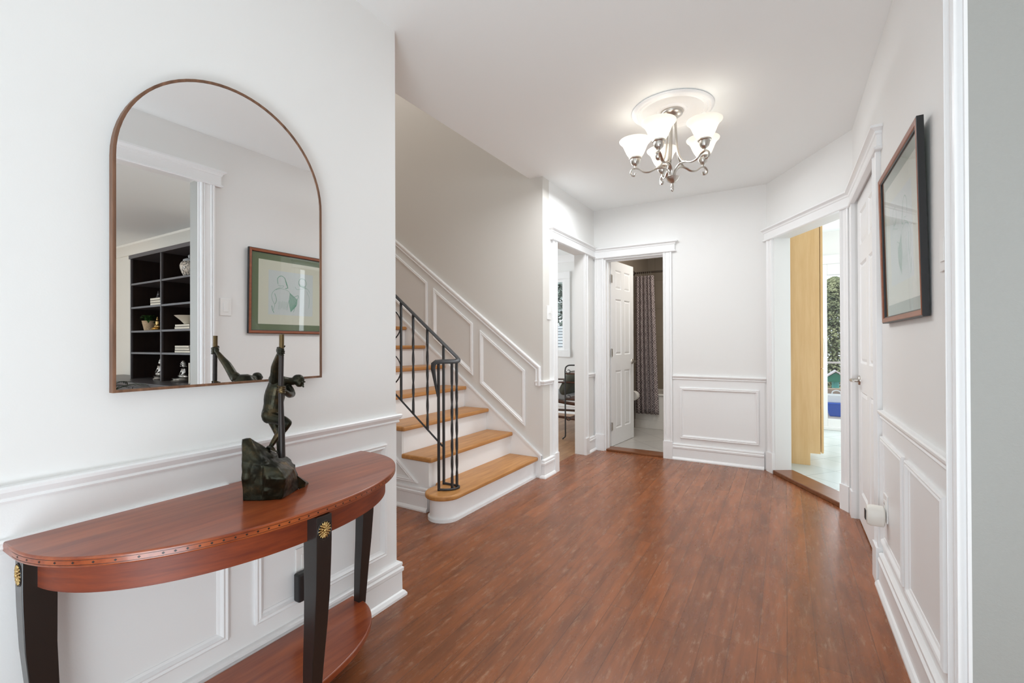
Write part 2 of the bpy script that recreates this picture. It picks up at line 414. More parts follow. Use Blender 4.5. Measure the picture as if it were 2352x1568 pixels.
# ------------------------------------------------------------------ walls
def seg_wall(name, parts, m, label):
    mb = MB()
    for p in parts: mb.box(*p)
    return struct(name, mb, m, label, 'wall')
seg_wall('wall_left', [(XL-.12, XL, -2.1, YL, 0, H), (-5.3, XL-.12, YL-.12, YL, 0, 5.0)], M_WALL, 'white wall behind the arched mirror and console table')
seg_wall('wall_stair', [(-5.3, -1.85, YS, YS+.12, 0, 5.0), (-1.85, X1, YS, YS+.12, 0, H)], M_STAIRWALL, 'shade-greyed stairwell wall above the stairs')
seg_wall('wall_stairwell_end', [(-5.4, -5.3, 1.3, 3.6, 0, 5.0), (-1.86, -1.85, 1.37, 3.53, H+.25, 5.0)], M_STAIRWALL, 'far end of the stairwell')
seg_wall('wall_dining_side', [(X1-.10, X1, YS+.12, 3.655, 0, H), (X1-.10, X1, 4.31, YB+.13, 0, H), (X1-.10, X1, 3.655, 4.31, 2.0, H), (X1-.10, X1, YB+.13, 6.72, 0, H)],
         M_WALL, 'white wall with the cased opening to the dining room')
seg_wall('wall_back', [(X1, -1.605, YB, YB+.13, 0, H), (-1.605, -1.015, YB, YB+.13, 1.985, H), (-1.015, XB, YB, YB+.13, 0, H)], M_WALL, 'white back wall with the bathroom doorway')
wm = MB()
for s0, s1, z0, z1 in ((-.02, .112, 0, H), (.112, .94, 2.0, H), (.94, 1.09, 0, H)):
    q = [AP(s0), AP(s1), AP(s1, .137), AP(s0, .137)]
    wm.prism([tuple(p[:2]) for p in q], z0, z1)
struct('wall_angled', wm, M_WALL, 'angled white wall with the kitchen opening', 'wall')
seg_wall('wall_right', [(XR, XR+TH, YE, 2.78, 0, H), (XR, XR+TH, 2.78, 3.61, 2.0, H), (XR, XR+TH, 3.61, YR+.02, 0, H), (XR, XR+TH, -.75, YE, 2.185, H), (XR, XR+TH, -2.1, -.75, 0, H)],
         M_WALL, 'white right wall with framed picture and closet door')
# return of the living room opening, its shade put into the grey
struct('trim', MB().box(XR+.004, XR+TH+.002, YE-.006, YE+.0005, 0, 2.185), M_JAMB, 'shade-greyed jamb of the wide opening at the right edge', 'trim')
seg_wall('wall_front', [(-1.6, -1.25, -2.2, -2.1, 0, H), (-1.25, .25, -2.2, -2.1, 2.3, H), (-1.25, .25, -2.2, -2.1, 0, .2), (.25, 1.5, -2.2, -2.1, 0, H), (1.5, 4.5, -2.2, -2.1, 2.3, H),
         (1.5, 4.5, -2.2, -2.1, 0, .6), (4.5, 6.6, -2.2, -2.1, 0, H)], M_WARM, 'front wall behind the camera')
seg_wall('wall_living_east', [(6.5, 6.6, -2.1, -1.0, 0, H), (6.5, 6.6, 1.6, 2.95, 0, H), (6.5, 6.6, -1.0, 1.6, 0, .6), (6.5, 6.6, -1.0, 1.6, 2.3, H)], M_WARM, 'east wall of the living room')
seg_wall('wall_living_north', [(XR+TH, 6.6, 2.82, 2.94, 0, H)], M_WARM, 'cream living room wall behind the bookcase')
seg_wall('wall_closet', [(XR+TH, 1.2, 3.66, 3.72, 0, H)], M_WALL, 'closet side wall')
# dining
seg_wall('wall_dining_back', [(-5.3, -4.05, 6.72, 6.85, 0, H), (-3.02, X1, 6.72, 6.85, 0, H), (-4.05, -3.02, 6.72, 6.85, 0, 1.0), (-4.05, -3.02, 6.72, 6.85, 2.14, H)], M_WALL, 'white back wall of the dining room')
seg_wall('wall_dining_west', [(-5.4, -5.3, 3.5, 6.85, 0, H)], M_WALL, 'west wall of the dining room')
# bathroom
seg_wall('wall_bath_side', [(-1.7276, -1.70, YB+.13, 6.74, .012, H)], M_BWALLY, 'taupe tiled side wall of the bathroom')
seg_wall('wall_bath_back', [(-1.70, -.42, 6.70, 6.80, .012, H)], M_BWALLX, 'taupe tiled wall over the bathtub')
seg_wall('wall_bath_east', [(-.42, -.30, YB+.13, 7.1, 0, H)], M_WALL, 'wall between bathroom and kitchen')
# kitchen
seg_wall('wall_kitchen_back', [(-.30, .33, 6.974, 7.1, 0, H), (.33, 1.95, 6.974, 7.1, 2.09, H), (1.95, 3.1, 6.974, 7.1, 0, H), (.33, 1.95, 6.974, 7.1, 0, .09)], M_WALL, 'white kitchen wall around the glass door')
seg_wall('wall_kitchen_east', [(3.0, 3.1, 3.7, 6.974, 0, .8), (3.0, 3.1, 3.7, 6.974, 2.3, H), (3.0, 3.1, 3.7, 4.5, .8, 2.3), (3.0, 3.1, 6.7, 6.974, .8, 2.3)], M_WALL, 'east wall of the kitchen')
seg_wall('wall_kitchen_south', [(1.2, 3.1, 3.6, 3.72, 0, H)], M_WALL, 'south wall of the kitchen')

# wainscot field: slightly whiter paint below the chair rails
def wains(x0, x1, y0, y1, w_, z1=.79, m=M_WAIN): struct('trim', MB().box(x0, x1, y0, y1, .0, z1), m, 'white painted wainscot field '+w_, 'trim')
wains(XL, XL+.003, -2.1, YL-.0005, 'of the left wall')
wains(-.925, XB-.02, YB-.003, YB, 'of the back wall')
wains(XR-.003, XR, 1.625, 2.67, 'of the right wall')

# ------------------------------------------------------------------ mouldings
P_BASE = [(0, 0), (.034, 0), (.034, .010), (.026, .022), (.019, .026), (.018, .104), (.023, .110), (.024, .124), (.017, .131), (.020, .138), (.019, .147), (.010, .152), (0, .153)]
P_RAIL = [(0, .763), (.008, .764), (.012, .770), (.009, .776), (.014, .782), (.020, .791), (.021, .799), (.017, .803), (0, .804)]
P_PAN = [(0, 0), (0, .013), (.005, .016), (.011, .013), (.017, .016), (.024, .008), (.031, .005), (.033, 0)]
def casing_prof(w):
    return [(0, 0), (0, .019), (.006, .021), (w*.18, .015), (w*.25, .020), (w*.32, .014), (w*.68, .014), (w*.75, .020), (w*.82, .015), (w-.012, .022), (w, .020), (w, 0)]
P_HEAD = [(0, 0), (.026, 0), (.030, .006), (.026, .013), (.019, .014), (.019, .068), (.024, .073), (.026, .083), (.036, .092), (.043, .095), (.043, .106), (0, .106)]
def base(path, label='white stepped baseboard', nm='trim'):
    struct(nm, MB().mould(path, (0, 0, 1), P_BASE), M_TRIM, label, 'baseboard', smooth=25)
def rail(path, label='white chair rail'):
    struct('trim', MB().mould(path, (0, 0, 1), P_RAIL), M_TRIM, label, 'trim', smooth=25)
def panel(pts, N, label, m=None):
    mb = MB().mould(pts, N, P_PAN, closed=True); return struct('trim', mb, m or M_TRIM, label, 'trim')
def rect(O, u, a, b, z0, z1):
    O = V(O); u = V(u); return [O+u*a+V((0, 0, z0)), O+u*b+V((0, 0, z0)), O+u*b+V((0, 0, z1)), O+u*a+V((0, 0, z1))]
def frame(O, u, n, a, b, z0, z1, label, m=None):
    p = rect(O, u, a, b, z0, z1)
    # direction so that N x dir points inward
    if V(n).cross(p[1]-p[0]).dot(p[3]-p[0]) < 0: p = p[::-1]
    return panel(p, n, label, m)
def header(O, u, n, a, b, z, label, ext=.012):
    O = V(O); u = V(u); n = V(n); e = .001
    p = [O+u*(a-ext), O+u*(a-ext)+n*e, O+u*(b+ext)+n*e, O+u*(b+ext)]
    if V((0, 0, 1)).cross(p[2]-p[1]).dot(n) < 0: p = p[::-1]
    mb = MB().mould([q+V((0, 0, z)) for q in p], (0, 0, 1), P_HEAD)
    struct('trim', mb, M_TRIM, label, 'trim', smooth=25)
def casing(O, u, n, a, b, z0, z1, label, plinth=True):
    """vertical casing between s=a..b on wall (O,u), facing n"""
    O = V(O); u = V(u); n = V(n); w = b-a
    z00 = z0+.165 if plinth else z0
    lo, hi = O+u*a+V((0, 0, z00)), O+u*a+V((0, 0, z1))
    pth = [lo, hi]
    if n.cross(hi-lo).dot(u) < 0: pth = [hi, lo]
    mb = MB().mould(pth, n, casing_prof(w))
    if plinth:
        q = [O+u*(a-.003), O+u*(b+.003), O+u*(b+.003)+n*.028, O+u*(a-.003)+n*.028]
        mb.prism([tuple(p[:2]) for p in q], z0, z0+.167)
    struct('trim', mb, M_TRIM, label, 'trim')

# left wall
base([(XL-2.5, YL, 0), (XL, YL, 0), (XL, -2.1, 0)][::1], 'white baseboard under the console table', 'baseboard_left')
rail([(XL-2.5, YL, 0), (XL, YL, 0), (XL, -2.1, 0)], 'white chair rail on the left wall')
LN = (1, 0, 0)
for a, b, w_ in ((.853, 1.424, 'rectangular wainscot moulding behind the right end of the console table'), (.03, .771, 'long wainscot moulding behind the left half of the console table'), (-.9, -.05, 'wainscot moulding on the left wall before the console table')):
    frame((XL, 0, 0), (0, 1, 0), LN, a, b, .207, .686, w_)
# right wall
RN = (-1, 0, 0)
base([(XR, 1.622, 0), (XR, 2.672, 0)], 'white baseboard below the framed picture', 'baseboard_right')
rail([(XR, 1.622, 0), (XR, 2.675, 0)], 'white chair rail below the framed picture')
for a, b, w_ in ((1.69, 2.16, 'larger wainscot moulding on the right wall nearest the wide casing'), (2.205, 2.655, 'wainscot moulding around the plug-in device on the right wall')):
    frame((XR, 0, 0), (0, 1, 0), RN, a, b, .207, .686, w_)
casing((XR, 0, 0), (0, 1, 0), RN, 1.538, 1.622, 0, 2.185, 'wide fluted casing of the living room opening')
struct('trim', MB().box(XR-.003, XR+.004, YE-.006, 1.538, 0, 2.185), M_TRIM, 'thin white edge bead of the living room opening', 'trim')
header((XR, 0, 0), (0, 1, 0), RN, -.85, 1.630, 2.17, 'crowned head trim of the living room opening')
casing((XR, 0, 0), (0, 1, 0), RN, -.85, -.75, 0, 2.185, 'south casing of the living room opening')
casing((XR, 0, 0), (0, 1, 0), RN, 2.68, 2.78, 0, 1.995, 'near casing of the closet door')
casing((XR, 0, 0), (0, 1, 0), RN, 3.61, 3.69, 0, 1.995, 'far casing of the closet door')
header((XR, 0, 0), (0, 1, 0), RN, 2.68, 3.672, 1.99, 'crowned head trim over the closet door')
# angled wall
casing(A0, ang_u, ang_n, .022, .108, 0, 1.995, 'left casing of the kitchen opening')
casing(A0, ang_u, ang_n, .935, 1.012, 0, 1.995, 'right casing of the kitchen opening')
header(A0, ang_u, ang_n, .022, 1.00, 1.995, 'crowned head trim over the kitchen opening')
# back wall
BN = (0, -1, 0); BO = (0, YB, 0); BU = (1, 0, 0)
casing(BO, BU, BN, -1.712, -1.618, 0, 1.99, 'left casing of the bathroom doorway')
casing(BO, BU, BN, -1.018, -.938, 0, 1.99, 'right casing of the bathroom doorway')
header(BO, BU, BN, -1.70, -.938, 1.99, 'crowned head trim over the bathroom doorway')
base([(-.165, YB, 0), (-.935, YB, 0)], 'white baseboard of the back wall', 'baseboard_back')
rail([(-.145, YB, 0), (-.935, YB, 0)], 'white chair rail on the back wall')
frame(BO, BU, BN, -.868, -.203, .207, .69, 'rectangular wainscot moulding on the back wall')
jb = MB()
jb.box(-1.619, -1.600, YB-.003, YB+.131, 0, 1.975); jb.box(-1.018, -1.003, YB-.003, YB+.132, 0, 1.975); jb.box(-1.619, -1.003, YB-.003, YB+.131, 1.975, 1.993)
jb.box(-1.5995, -1.588, YB+.05, YB+.085, 0, 1.9745); jb.box(-1.588, -1.019, YB+.05, YB+.085, 1.962, 1.9745)
struct('trim', jb, M_TRIM, 'white jamb and stop of the bathroom doorway', 'trim')
# dining opening
casing((X1, 0, 0), (0, 1, 0), (1, 0, 0), 3.585, 3.66, 0, 2.01, 'near casing of the dining room opening')
casing((X1, 0, 0), (0, 1, 0), (1, 0, 0), 4.305, 4.385, 0, 2.01, 'far casing of the dining room opening')
header((X1, 0, 0), (0, 1, 0), (1, 0, 0), 3.585, 4.555, 2.0, 'crowned head trim over the dining room opening')
base([(X1, 4.57, 0), (X1, 4.385, 0)], 'short white baseboard beside the bathroom doorway', 'baseboard_corner')
rail([(X1, 4.585, 0), (X1, 4.385, 0)], 'short chair rail beside the bathroom doorway')
base([(X1, 3.585, 0), (X1, YS, 0), (X1-.02, YS, 0)], 'short white baseboard at the foot of the stairwell wall', 'baseboard_stair')
# stair wall rail: level piece round the corner, then up the slope
SL = .762
kx, kz = -1.797, .952
P_RAIL2 = [(0, 0), (0, .012), (.008, .017), (.016, .012), (.024, .020), (.036, .027), (.046, .027), (.050, .020), (.051, 0)]
rm = MB().mould([(X1, 3.585, 0), (X1, YS, 0), (kx+.0, YS, 0)], (0, 0, 1), P_RAIL)
rm.mould([(kx, YS, .762), (kx, YS, kz-.06), (kx-3.3, YS, kz-.06+3.3*SL)], (0, -1, 0), [(-a, b) for a, b in P_RAIL2])
struct('trim', rm, M_TRIM, 'white chair rail climbing the stairwell wall', 'trim')
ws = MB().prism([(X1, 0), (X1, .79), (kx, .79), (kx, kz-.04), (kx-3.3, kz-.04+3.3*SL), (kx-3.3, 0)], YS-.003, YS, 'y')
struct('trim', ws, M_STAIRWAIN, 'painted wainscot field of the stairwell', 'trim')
for x, w__ in ((-1.896, 'lowest slanted'), (-2.436, 'second slanted'), (-2.971, 'third slanted'), (-3.506, 'topmost slanted')):
    dz = (-1.896 - x)*SL
    w = .46
    pts = [(x, YS-.003, .413+dz), (x, YS-.003, .885+dz), (x-w, YS-.003, .885+dz+w*SL), (x-w, YS-.003, .413+dz+w*.75)]
    panel(pts if V((0, -1, 0)).cross(V(pts[1])-V(pts[0])).x < 0 else pts[::-1], (0, -1, 0), w__+' wainscot moulding on the stairwell wall')
# skirt board
sk = MB().prism([(-1.735, 0), (-1.735, .185), (-1.735-3.3, .185+3.3*SL), (-1.735-3.3, 2.0), (-1.735-.3, 0)], YS-.020, YS-.002, 'y')
sk.mould([(-1.735, YS-.012, 0), (-1.735, YS-.012, .185), (-1.735-3.3, YS-.012, .185+3.3*SL)], (0, -1, 0), [(-.0, 0), (-.0, .016), (.014, .016), (.014, 0)])
struct('trim', sk, M_TRIM, 'white skirt board along the stairs', 'trim')

# dining room trim
base([(X1-.10, 6.72, 0), (-5.3, 6.72, 0)], 'baseboard of the dining room', 'baseboard_dining')
struct('trim', MB().mould([(X1-.10, 6.72, 2.40), (-5.3, 6.72, 2.40)], (0, 0, 1), [(0, 0), (.012, .0), (.02, .03), (.05, .07), (.08, .10), (0, .10)]), M_TRIM, 'crown moulding of the dining room', 'trim', smooth=30)
def window(n, x0, x1, z0, z1, y, label, cw=.10, sign=-1, mull=True):
    w = thing('window_%d' % n, label, 'window', ((x0+x1)/2, y, z0), kind='structure')
    m = MB()
    m.box(x0-cw, x0, y-.022, y, z0-cw, z1+cw); m.box(x1, x1+cw, y-.022, y, z0-cw, z1+cw)
    m.box(x0, x1, y-.022, y, z1, z1+cw); m.box(x0, x1, y-.022, y, z0-cw, z0)
    for a, b in ((x0-cw, z0-cw), (x1, z0-cw), (x0-cw, z1), (x1, z1)): m.box(a-.004, a+cw+.004, y-.03, y, b-.004, b+cw+.004)
    obj('casing', m, M_TRIM, w)
    s = MB(); f = .045
    s.box(x0, x0+f, y+.02, y+.07, z0, z1); s.box(x1-f, x1, y+.02, y+.07, z0, z1); s.box(x0+f, x1-f, y+.02, y+.07, z0, z0+f); s.box(x0+f, x1-f, y+.02, y+.07, z1-f, z1)
    obj('sash', s, M_TRIM, w)
    obj('pane', MB().box(x0+f, x1-f, y+.043, y+.047, z0+f, z1-f), M_GLASS, w)
    return w
window(1, -4.05, -3.02, 1.0, 2.14, 6.72, 'white framed dining room window seen through the left opening')

# windows behind the camera
def plain_window(n, axis, a0, a1, z0, z1, c, label):
    w = thing('window_%d' % n, label, 'window', ((a0+a1)/2, c, z0) if axis == 'x' else (c, (a0+a1)/2, z0), kind='structure')
    m = MB()
    def bx(p, q, r, s, d0, d1):
        (m.box(p, q, d0, d1, r, s) if axis == 'x' else m.box(d0, d1, p, q, r, s))
    f = .06; d0, d1 = c-.04, c+.04
    bx(a0, a0+f, z0, z1, d0, d1); bx(a1-f, a1, z0, z1, d0, d1); bx(a0+f, a1-f, z0, z0+f, d0, d1); bx(a0+f, a1-f, z1-f, z1, d0, d1)
    mid = (a0+a1)/2; bx(mid-.03, mid+.03, z0+f, z1-f, d0, d1)
    obj('frame', m, M_TRIM, w)
    g = MB()
    if axis == 'x': g.box(a0+f, a1-f, c-.004, c+.004, z0+f, z1-f)
    else: g.box(c-.004, c+.004, a0+f, a1-f, z0+f, z1-f)
    obj('pane', g, M_GLASS, w)
plain_window(2, 'x', -1.25, .25, .2, 2.3, -2.15, 'glazed front entry behind the camera')
plain_window(3, 'x', 1.5, 4.5, .6, 2.3, -2.15, 'south window of the living room')
plain_window(4, 'y', -1.0, 1.6, .6, 2.3, 6.55, 'east window of the living room')
plain_window(5, 'y', 4.5, 6.7, .8, 2.3, 3.05, 'east window of the kitchen')

# thresholds
t = MB(); t.box(-1.60, -1.018, YB-.012, YB+.14, 0, .020)
struct('trim', t, M_THRESH, 'brown wooden threshold of the bathroom doorway', 'trim', bevel=.004)
t = MB(); q = [AP(.112, -.022), AP(.935, -.022), AP(.935, .15), AP(.112, .15)]
t.prism([tuple(p[:2]) for p in q], 0, .032)
struct('trim', t, M_THRESH, 'brown wooden threshold of the kitchen opening', 'trim', bevel=.006)

# ------------------------------------------------------------------ six-panel doors
def panel_door(n, hinge, u, nrm, w, z0, h, label, handle_s, hz=.885, hinges=True, handle_sides=(1,), hinge_side=1):
    """u: unit vector from hinge to free edge, nrm: normal of the face seen"""
    hinge = V(hinge); u = V(u).normalized(); nn = V(nrm).normalized(); t = .035
    root = thing('door_%d' % n, label, 'door', hinge, kind='structure')
    M = Matrix(((u.x, nn.x, 0, hinge.x), (u.y, nn.y, 0, hinge.y), (0, 0, 1, hinge.z), (0, 0, 0, 1)))
    mb = MB(); mb.M = M
    cx = [(.115, w/2-.035), (w/2+.045, w-.10)]
    rz = [(.19, .815), (.985, 1.59), (1.70, 1.905)]
    mb.box(.01, w-.01, -t+.009, -.009, z0+.01, z0+h-.01)
    xs = [0, cx[0][0], cx[0][1], cx[1][0], cx[1][1], w]
    for a, b in ((0, 1), (2, 3), (4, 5)): mb.box(xs[a], xs[b], -t, 0, z0, z0+h)
    zs = [z0] + [z for p in rz for z in p] + [z0+h]
    for c in cx:
        for a, b in ((0, 1), (2, 3), (4, 5), (6, 7)): mb.box(c[0], c[1], -t, 0, zs[a], zs[b])
        for (za, zb) in rz:
            for s, y0, y1 in ((1, -.009, -.0025), (-1, -t+.009, -t+.0025)):
                g = .012; k = .030
                r0 = [(c[0]+g, y0, za+g), (c[1]-g, y0, za+g), (c[1]-g, y0, zb-g), (c[0]+g, y0, zb-g)]
                r1 = [(c[0]+k, y1, za+k), (c[1]-k, y1, za+k), (c[1]-k, y1, zb-k), (c[0]+k, y1, zb-k)]
                mb.loft([r0, r1])
                # sticking bead
                e = 0 if s == 1 else -t
                rA = [(c[0], e, za), (c[1], e, za), (c[1], e, zb), (c[0], e, zb)]
                rB = [(c[0]+g, y0, za+g), (c[1]-g, y0, za+g), (c[1]-g, y0, zb-g), (c[0]+g, y0, zb-g)]
                mb.loft([rA, rB], cap=False)
    obj('leaf', mb, M_DOOR, root)
    for sd in handle_sides:
        hb = MB(); hb.M = M; y = 0 if sd > 0 else -t
        hb.lathe([(.0, 0), (.030, 0), (.030, .004), (.026, .009), (.012, .011), (.011, .045), (.0, .045)], (handle_s, y, hz), 20, (0, sd, 0))
        dr = -1
        hb.tube([(handle_s, y+sd*.042, hz), (handle_s+dr*.02, y+sd*.045, hz), (handle_s+dr*.06, y+sd*.045, hz+.004), (handle_s+dr*.105, y+sd*.043, hz)], [(.011, .009), (.011, .009), (.010, .008), (.009, .005)], 10)
        obj('handle', hb, M_NICKEL, root, smooth=40, label='brushed nickel lever handle')
    if hinges:
        for z in (.225, 1.01, 1.80):
            b = MB(); b.M = M
            b.tube([(-.004, hinge_side*.004, z-.045), (-.004, hinge_side*.004, z+.045)], .006, 10)
            b.box(-.002, .034, -.0005 if hinge_side > 0 else -t-.002, .002 if hinge_side > 0 else -t+.0005, z-.042, z+.042)
            obj('hinge', b, M_NICKEL, root, label='nickel butt hinge')
    return root
bu = V((.066, .607, 0)).normalized(); bn = V((bu.y, -bu.x, 0))
panel_door(1, (-1.593, 4.742, 0), bu, bn, .61, .016, 1.985, 'white six panel bathroom door standing open', .56, .90)
panel_door(2, (XR+.012, 2.795, 0), (0, 1, 0), (-1, 0, 0), .80, .012, 1.98, 'white six panel closet door, closed', .735, .878, hinges=True)

# ------------------------------------------------------------------ staircase
st = thing('staircase', 'white staircase with honey oak treads rising to the left', 'stairs', (-1.9, 2.9, 0))
NX, RUN, RZ, T0 = -1.765, .2435, .1853, .171
yA, yB_ = 2.345, YS-.021
def tz(k): return T0 + RZ*(k-1)
def nx(k): return NX - RUN*(k-1)
poly = []
for k in range(2, 14):
    poly += [(nx(k)-.028, tz(k)-.032-RZ+.032 if k > 2 else 0.0), (nx(k)-.028, tz(k)-.032)]
pts = [(nx(2)-.028, 0)]
for k in range(2, 14):
    pts += [(nx(k)-.028, tz(k)-.033), (nx(k+1)-.028, tz(k)-.033)]
pts += [(nx(14)-.028, 0)]
obj('carcass', MB().prism(pts, yA+.012, yB_, 'y'), M_TRIM, st)
# first step: rounded riser block
def bull(x_front, x_back, yend, r, inset=0, n=14):
    """outline in xy from wall side, round end at low y"""
    o = [(x_front, yB_), ]
    cx_ = x_front - r; cy_ = yend + r
    for i in range(n+1):
        a = -pi*i/n
        o.append((cx_ + r*cos(a), cy_ + r*sin(a)))
    o += [(x_back, cy_), (x_back, yB_)]
    return o
r1 = .122
obj('bottom_riser', MB().prism(bull(NX-.028, NX-.028-2*(r1-.028)-.02, 2.195+.03, r1-.028), 0, tz(1)-.032), M_TRIM, st, smooth=30)
shoe = bull(NX-.015, NX-.3, 2.195+.018, r1-.016)[:-2]
sm_ = MB(); rings = []
ring = [V((x, y, 0)) for x, y in shoe]
sm_.mould(ring, (0, 0, 1), [(0, 0), (-.012, 0), (-.012, .018), (0, .020)])
obj('shoe_moulding', sm_, M_TRIM, st, smooth=30)
b1 = bull(NX, NX-2*r1, 2.195, r1)
b1 = b1[:-2] + [(NX-2*r1, 2.40), (NX-RUN-.05, 2.42), (NX-RUN-.05, yB_)]
obj('tread', MB().prism(b1, tz(1)-.032, tz(1)), M_TREAD, st, smooth=30, bevel=.010, seg=3, label='bottom oak tread with rounded bullnose end')
for k in range(2, 14):
    obj('tread', MB().box(nx(k)-RUN-.027, nx(k), yA-.012, yB_, tz(k)-.032, tz(k)), M_TREAD, st, bevel=.010, seg=3)
# near side skirt, panel and base of the stairs
sd = MB()
sd.box(nx(2)-.062, nx(2)-.026, yA-.006, yA+.012, 0, tz(2)-.033)
pts = [(nx(2)-.03, 0)]
for k in range(2, 14): pts += [(nx(k)-.03, tz(k)-.034), (nx(k+1)-.03, tz(k)-.034)]
pts += [(nx(14)-.03, 0)]
sd.prism(pts, yA, yA+.012, 'y')
obj('side_panel', sd, M_WAIN, st)
sb = MB().mould([(nx(2)-.03, yA, 0), (-5.2, yA, 0)][::-1], (0, 0, 1), [(-a, b) for a, b in P_BASE])
sb = MB().mould([(nx(2)-.03, yA, 0), (-5.2, yA, 0)], (0, 0, 1), P_BASE) if V((0, 0, 1)).cross(V((-1, 0, 0))).y < 0 else sb
obj('side_baseboard', sb, M_TRIM, st, smooth=25)
pm = [V((-2.13, yA, .175)), V((-4.3, yA, .175)), V((-4.3, yA, .175+2.17*SL))]
if V((0, -1, 0)).cross(pm[1]-pm[0]).z < 0: pm = pm[::-1]
obj('side_moulding', MB().mould(pm, (0, -1, 0), P_PAN, closed=True), M_TRIM, st)

# ------------------------------------------------------------------ stair railing
yR = 2.42
rl = thing('stair_railing', 'black wrought iron stair railing with twisted balusters', 'railing', (-1.9, 2.40, tz(1)))
ztop = 1.012
def rz_(x): return ztop + (-1.845 - x)*.785
def bz_(x): return .425 + (-1.985 - x)*.755
path = [(-4.3, yR, rz_(-4.3))] + [(-1.90, yR, rz_(-1.90)), (-1.868, yR, rz_(-1.868)), (-1.846, yR-.006, ztop+.002), (-1.835, yR-.024, ztop-.008),
        (-1.838, yR-.045, ztop-.014), (-1.862, yR-.075, ztop-.014), (-1.895, yR-.108, ztop-.014), (-1.925, yR-.136, ztop-.016), (-1.937, yR-.146, ztop-.03), (-1.940, yR-.147, ztop-.06), (-1.930, yR-.137, ztop-.15), (-1.918, yR-.126, ztop-.24)]
rr = [(.0075, .019)]*len(path); rr[-1] = (.006, .006); rr[-2] = (.006, .010); rr[-3] = (.006, .016)
obj('handrail', MB().tube(path, rr, 12, flat=(0, 0, 1)), M_BLACKM, rl, smooth=50)
obj('bottom_rail', MB().tube([(-4.3, yR, bz_(-4.3)), (-1.985, yR, bz_(-1.985))], (.0085, .0085), 4), M_BLACKM, rl)
def bar(x, y, z0, z1, twist, name='baluster'):
    n = max(2, int((z1-z0)/.012)); P = []
    tw0, tw1 = z0+(z1-z0)*.10, z1-(z1-z0)*.14
    rings = []; a = 0; r = .0074
    for i in range(n+1):
        z = z0+(z1-z0)*i/n
        if twist and tw0 < z < tw1: a += radians(10)
        rings.append([V((x + r*1.25*cos(a+pi/4+k*pi/2), y + r*1.25*sin(a+pi/4+k*pi/2), z)) for k in range(4)])
    obj(name, MB().loft(rings), M_BLACKM, rl, label='twisted iron baluster' if twist else None)
T1 = tz(1)
bar(-1.914, 2.296, T1, ztop-.02, False); bar(-1.974, yR, T1, rz_(-1.974)-.005, False)
bar(-1.850, 2.352, T1, ztop-.02, True); bar(-1.858, 2.412, T1, ztop-.01, True)
for i, x in enumerate((-2.115, -2.245)): bar(x, yR, bz_(x), rz_(x)-.005, True)
bar(-2.36, yR, bz_(-2.36), rz_(-2.36)-.005, False)
for i, x in enumerate((-2.70, -2.82, -2.95, -3.08, -3.42, -3.54, -3.66, -3.78)): bar(x, yR, bz_(x), rz_(x)-.005, i % 4 in (1, 2))
for x0, zc in ((-2.475, 1.25), (-2.475, .93)):
    obj('scroll', MB().tube([(x0 + .112*cos(a), yR, zc + .112*sin(a)) for a in [2*pi*i/28 for i in range(28)]], (.004, .008), 6, closed=True), M_BLACKM, rl, smooth=60)
ft = [(-1.974, yR, T1+.008), (-1.93, yR+.002, T1+.008), (-1.872, yR+.004, T1+.008), (-1.845, yR-.002, T1+.008), (-1.832, yR-.022, T1+.008), (-1.834, 2.36, T1+.008), (-1.850, 2.335, T1+.008), (-1.878, 2.312, T1+.008), (-1.914, 2.296, T1+.008)]
obj('foot_bar', MB().tube(ft, (.007, .008), 8, flat=(0, 0, 1)), M_BLACKM, rl, smooth=60)

# ------------------------------------------------------------------ chandelier
cx_, cy_ = -.572, 2.835
md = MB().lathe([(0, H), (.226, H), (.232, H-.006), (.226, H-.016), (.214, H-.020), (.205, H-.014), (.195, H-.020), (.186, H-.012), (.176, H-.014), (.170, H-.008), (.085, H-.006), (.078, H-.014), (.066, H-.016), (.058, H-.010), (0, H-.010)], (cx_, cy_, 0), 72)
tag(obj('ceiling_medallion', md, M_TRIM, smooth=50), 'round white plaster ceiling medallion above the chandelier', 'medallion')
ch = thing('chandelier', 'brushed nickel five arm chandelier with frosted glass shades', 'chandelier', (cx_, cy_, H))
obj('canopy', MB().lathe([(0, H-.011), (.062, H-.011), (.065, H-.018), (.058, H-.034), (.040, H-.046), (.018, H-.052), (0, H-.052)], (cx_, cy_, 0), 36), M_NICKEL, ch, smooth=50)
lp = MB().tube([(cx_, cy_, H-.05), (cx_, cy_, H-.075)], .004, 8)
lp.tube([(cx_+.008*cos(a), cy_, H-.083+.010*sin(a)) for a in [2*pi*i/14 for i in range(14)]], .0022, 6, closed=True)
obj('hanging_loop', lp, M_NICKEL, ch, smooth=60)
obj('bottom_bowl', MB().lathe([(0, 2.098), (.036, 2.098), (.042, 2.094), (.038, 2.088), (.030, 2.074), (.016, 2.064), (.008, 2.060), (.007, 2.052), (.010, 2.044), (.006, 2.036), (.009, 2.026), (.008, 2.016), (0, 2.010)], (cx_, cy_, 0), 30), M_NICKEL, ch, smooth=50)
def spline(pts, n=8):
    P = [V(p) for p in pts]; out = []
    for i in range(len(P)-1):
        a, b, c, d = P[max(i-1, 0)], P[i], P[i+1], P[min(i+2, len(P)-1)]
        for k in range(n):
            t_ = k/n; out.append(.5*((2*b)+(c-a)*t_+(2*a-5*b+4*c-d)*t_*t_+(3*b-a-3*c+d)*t_**3))
    out.append(P[-1]); return out
RS = .213
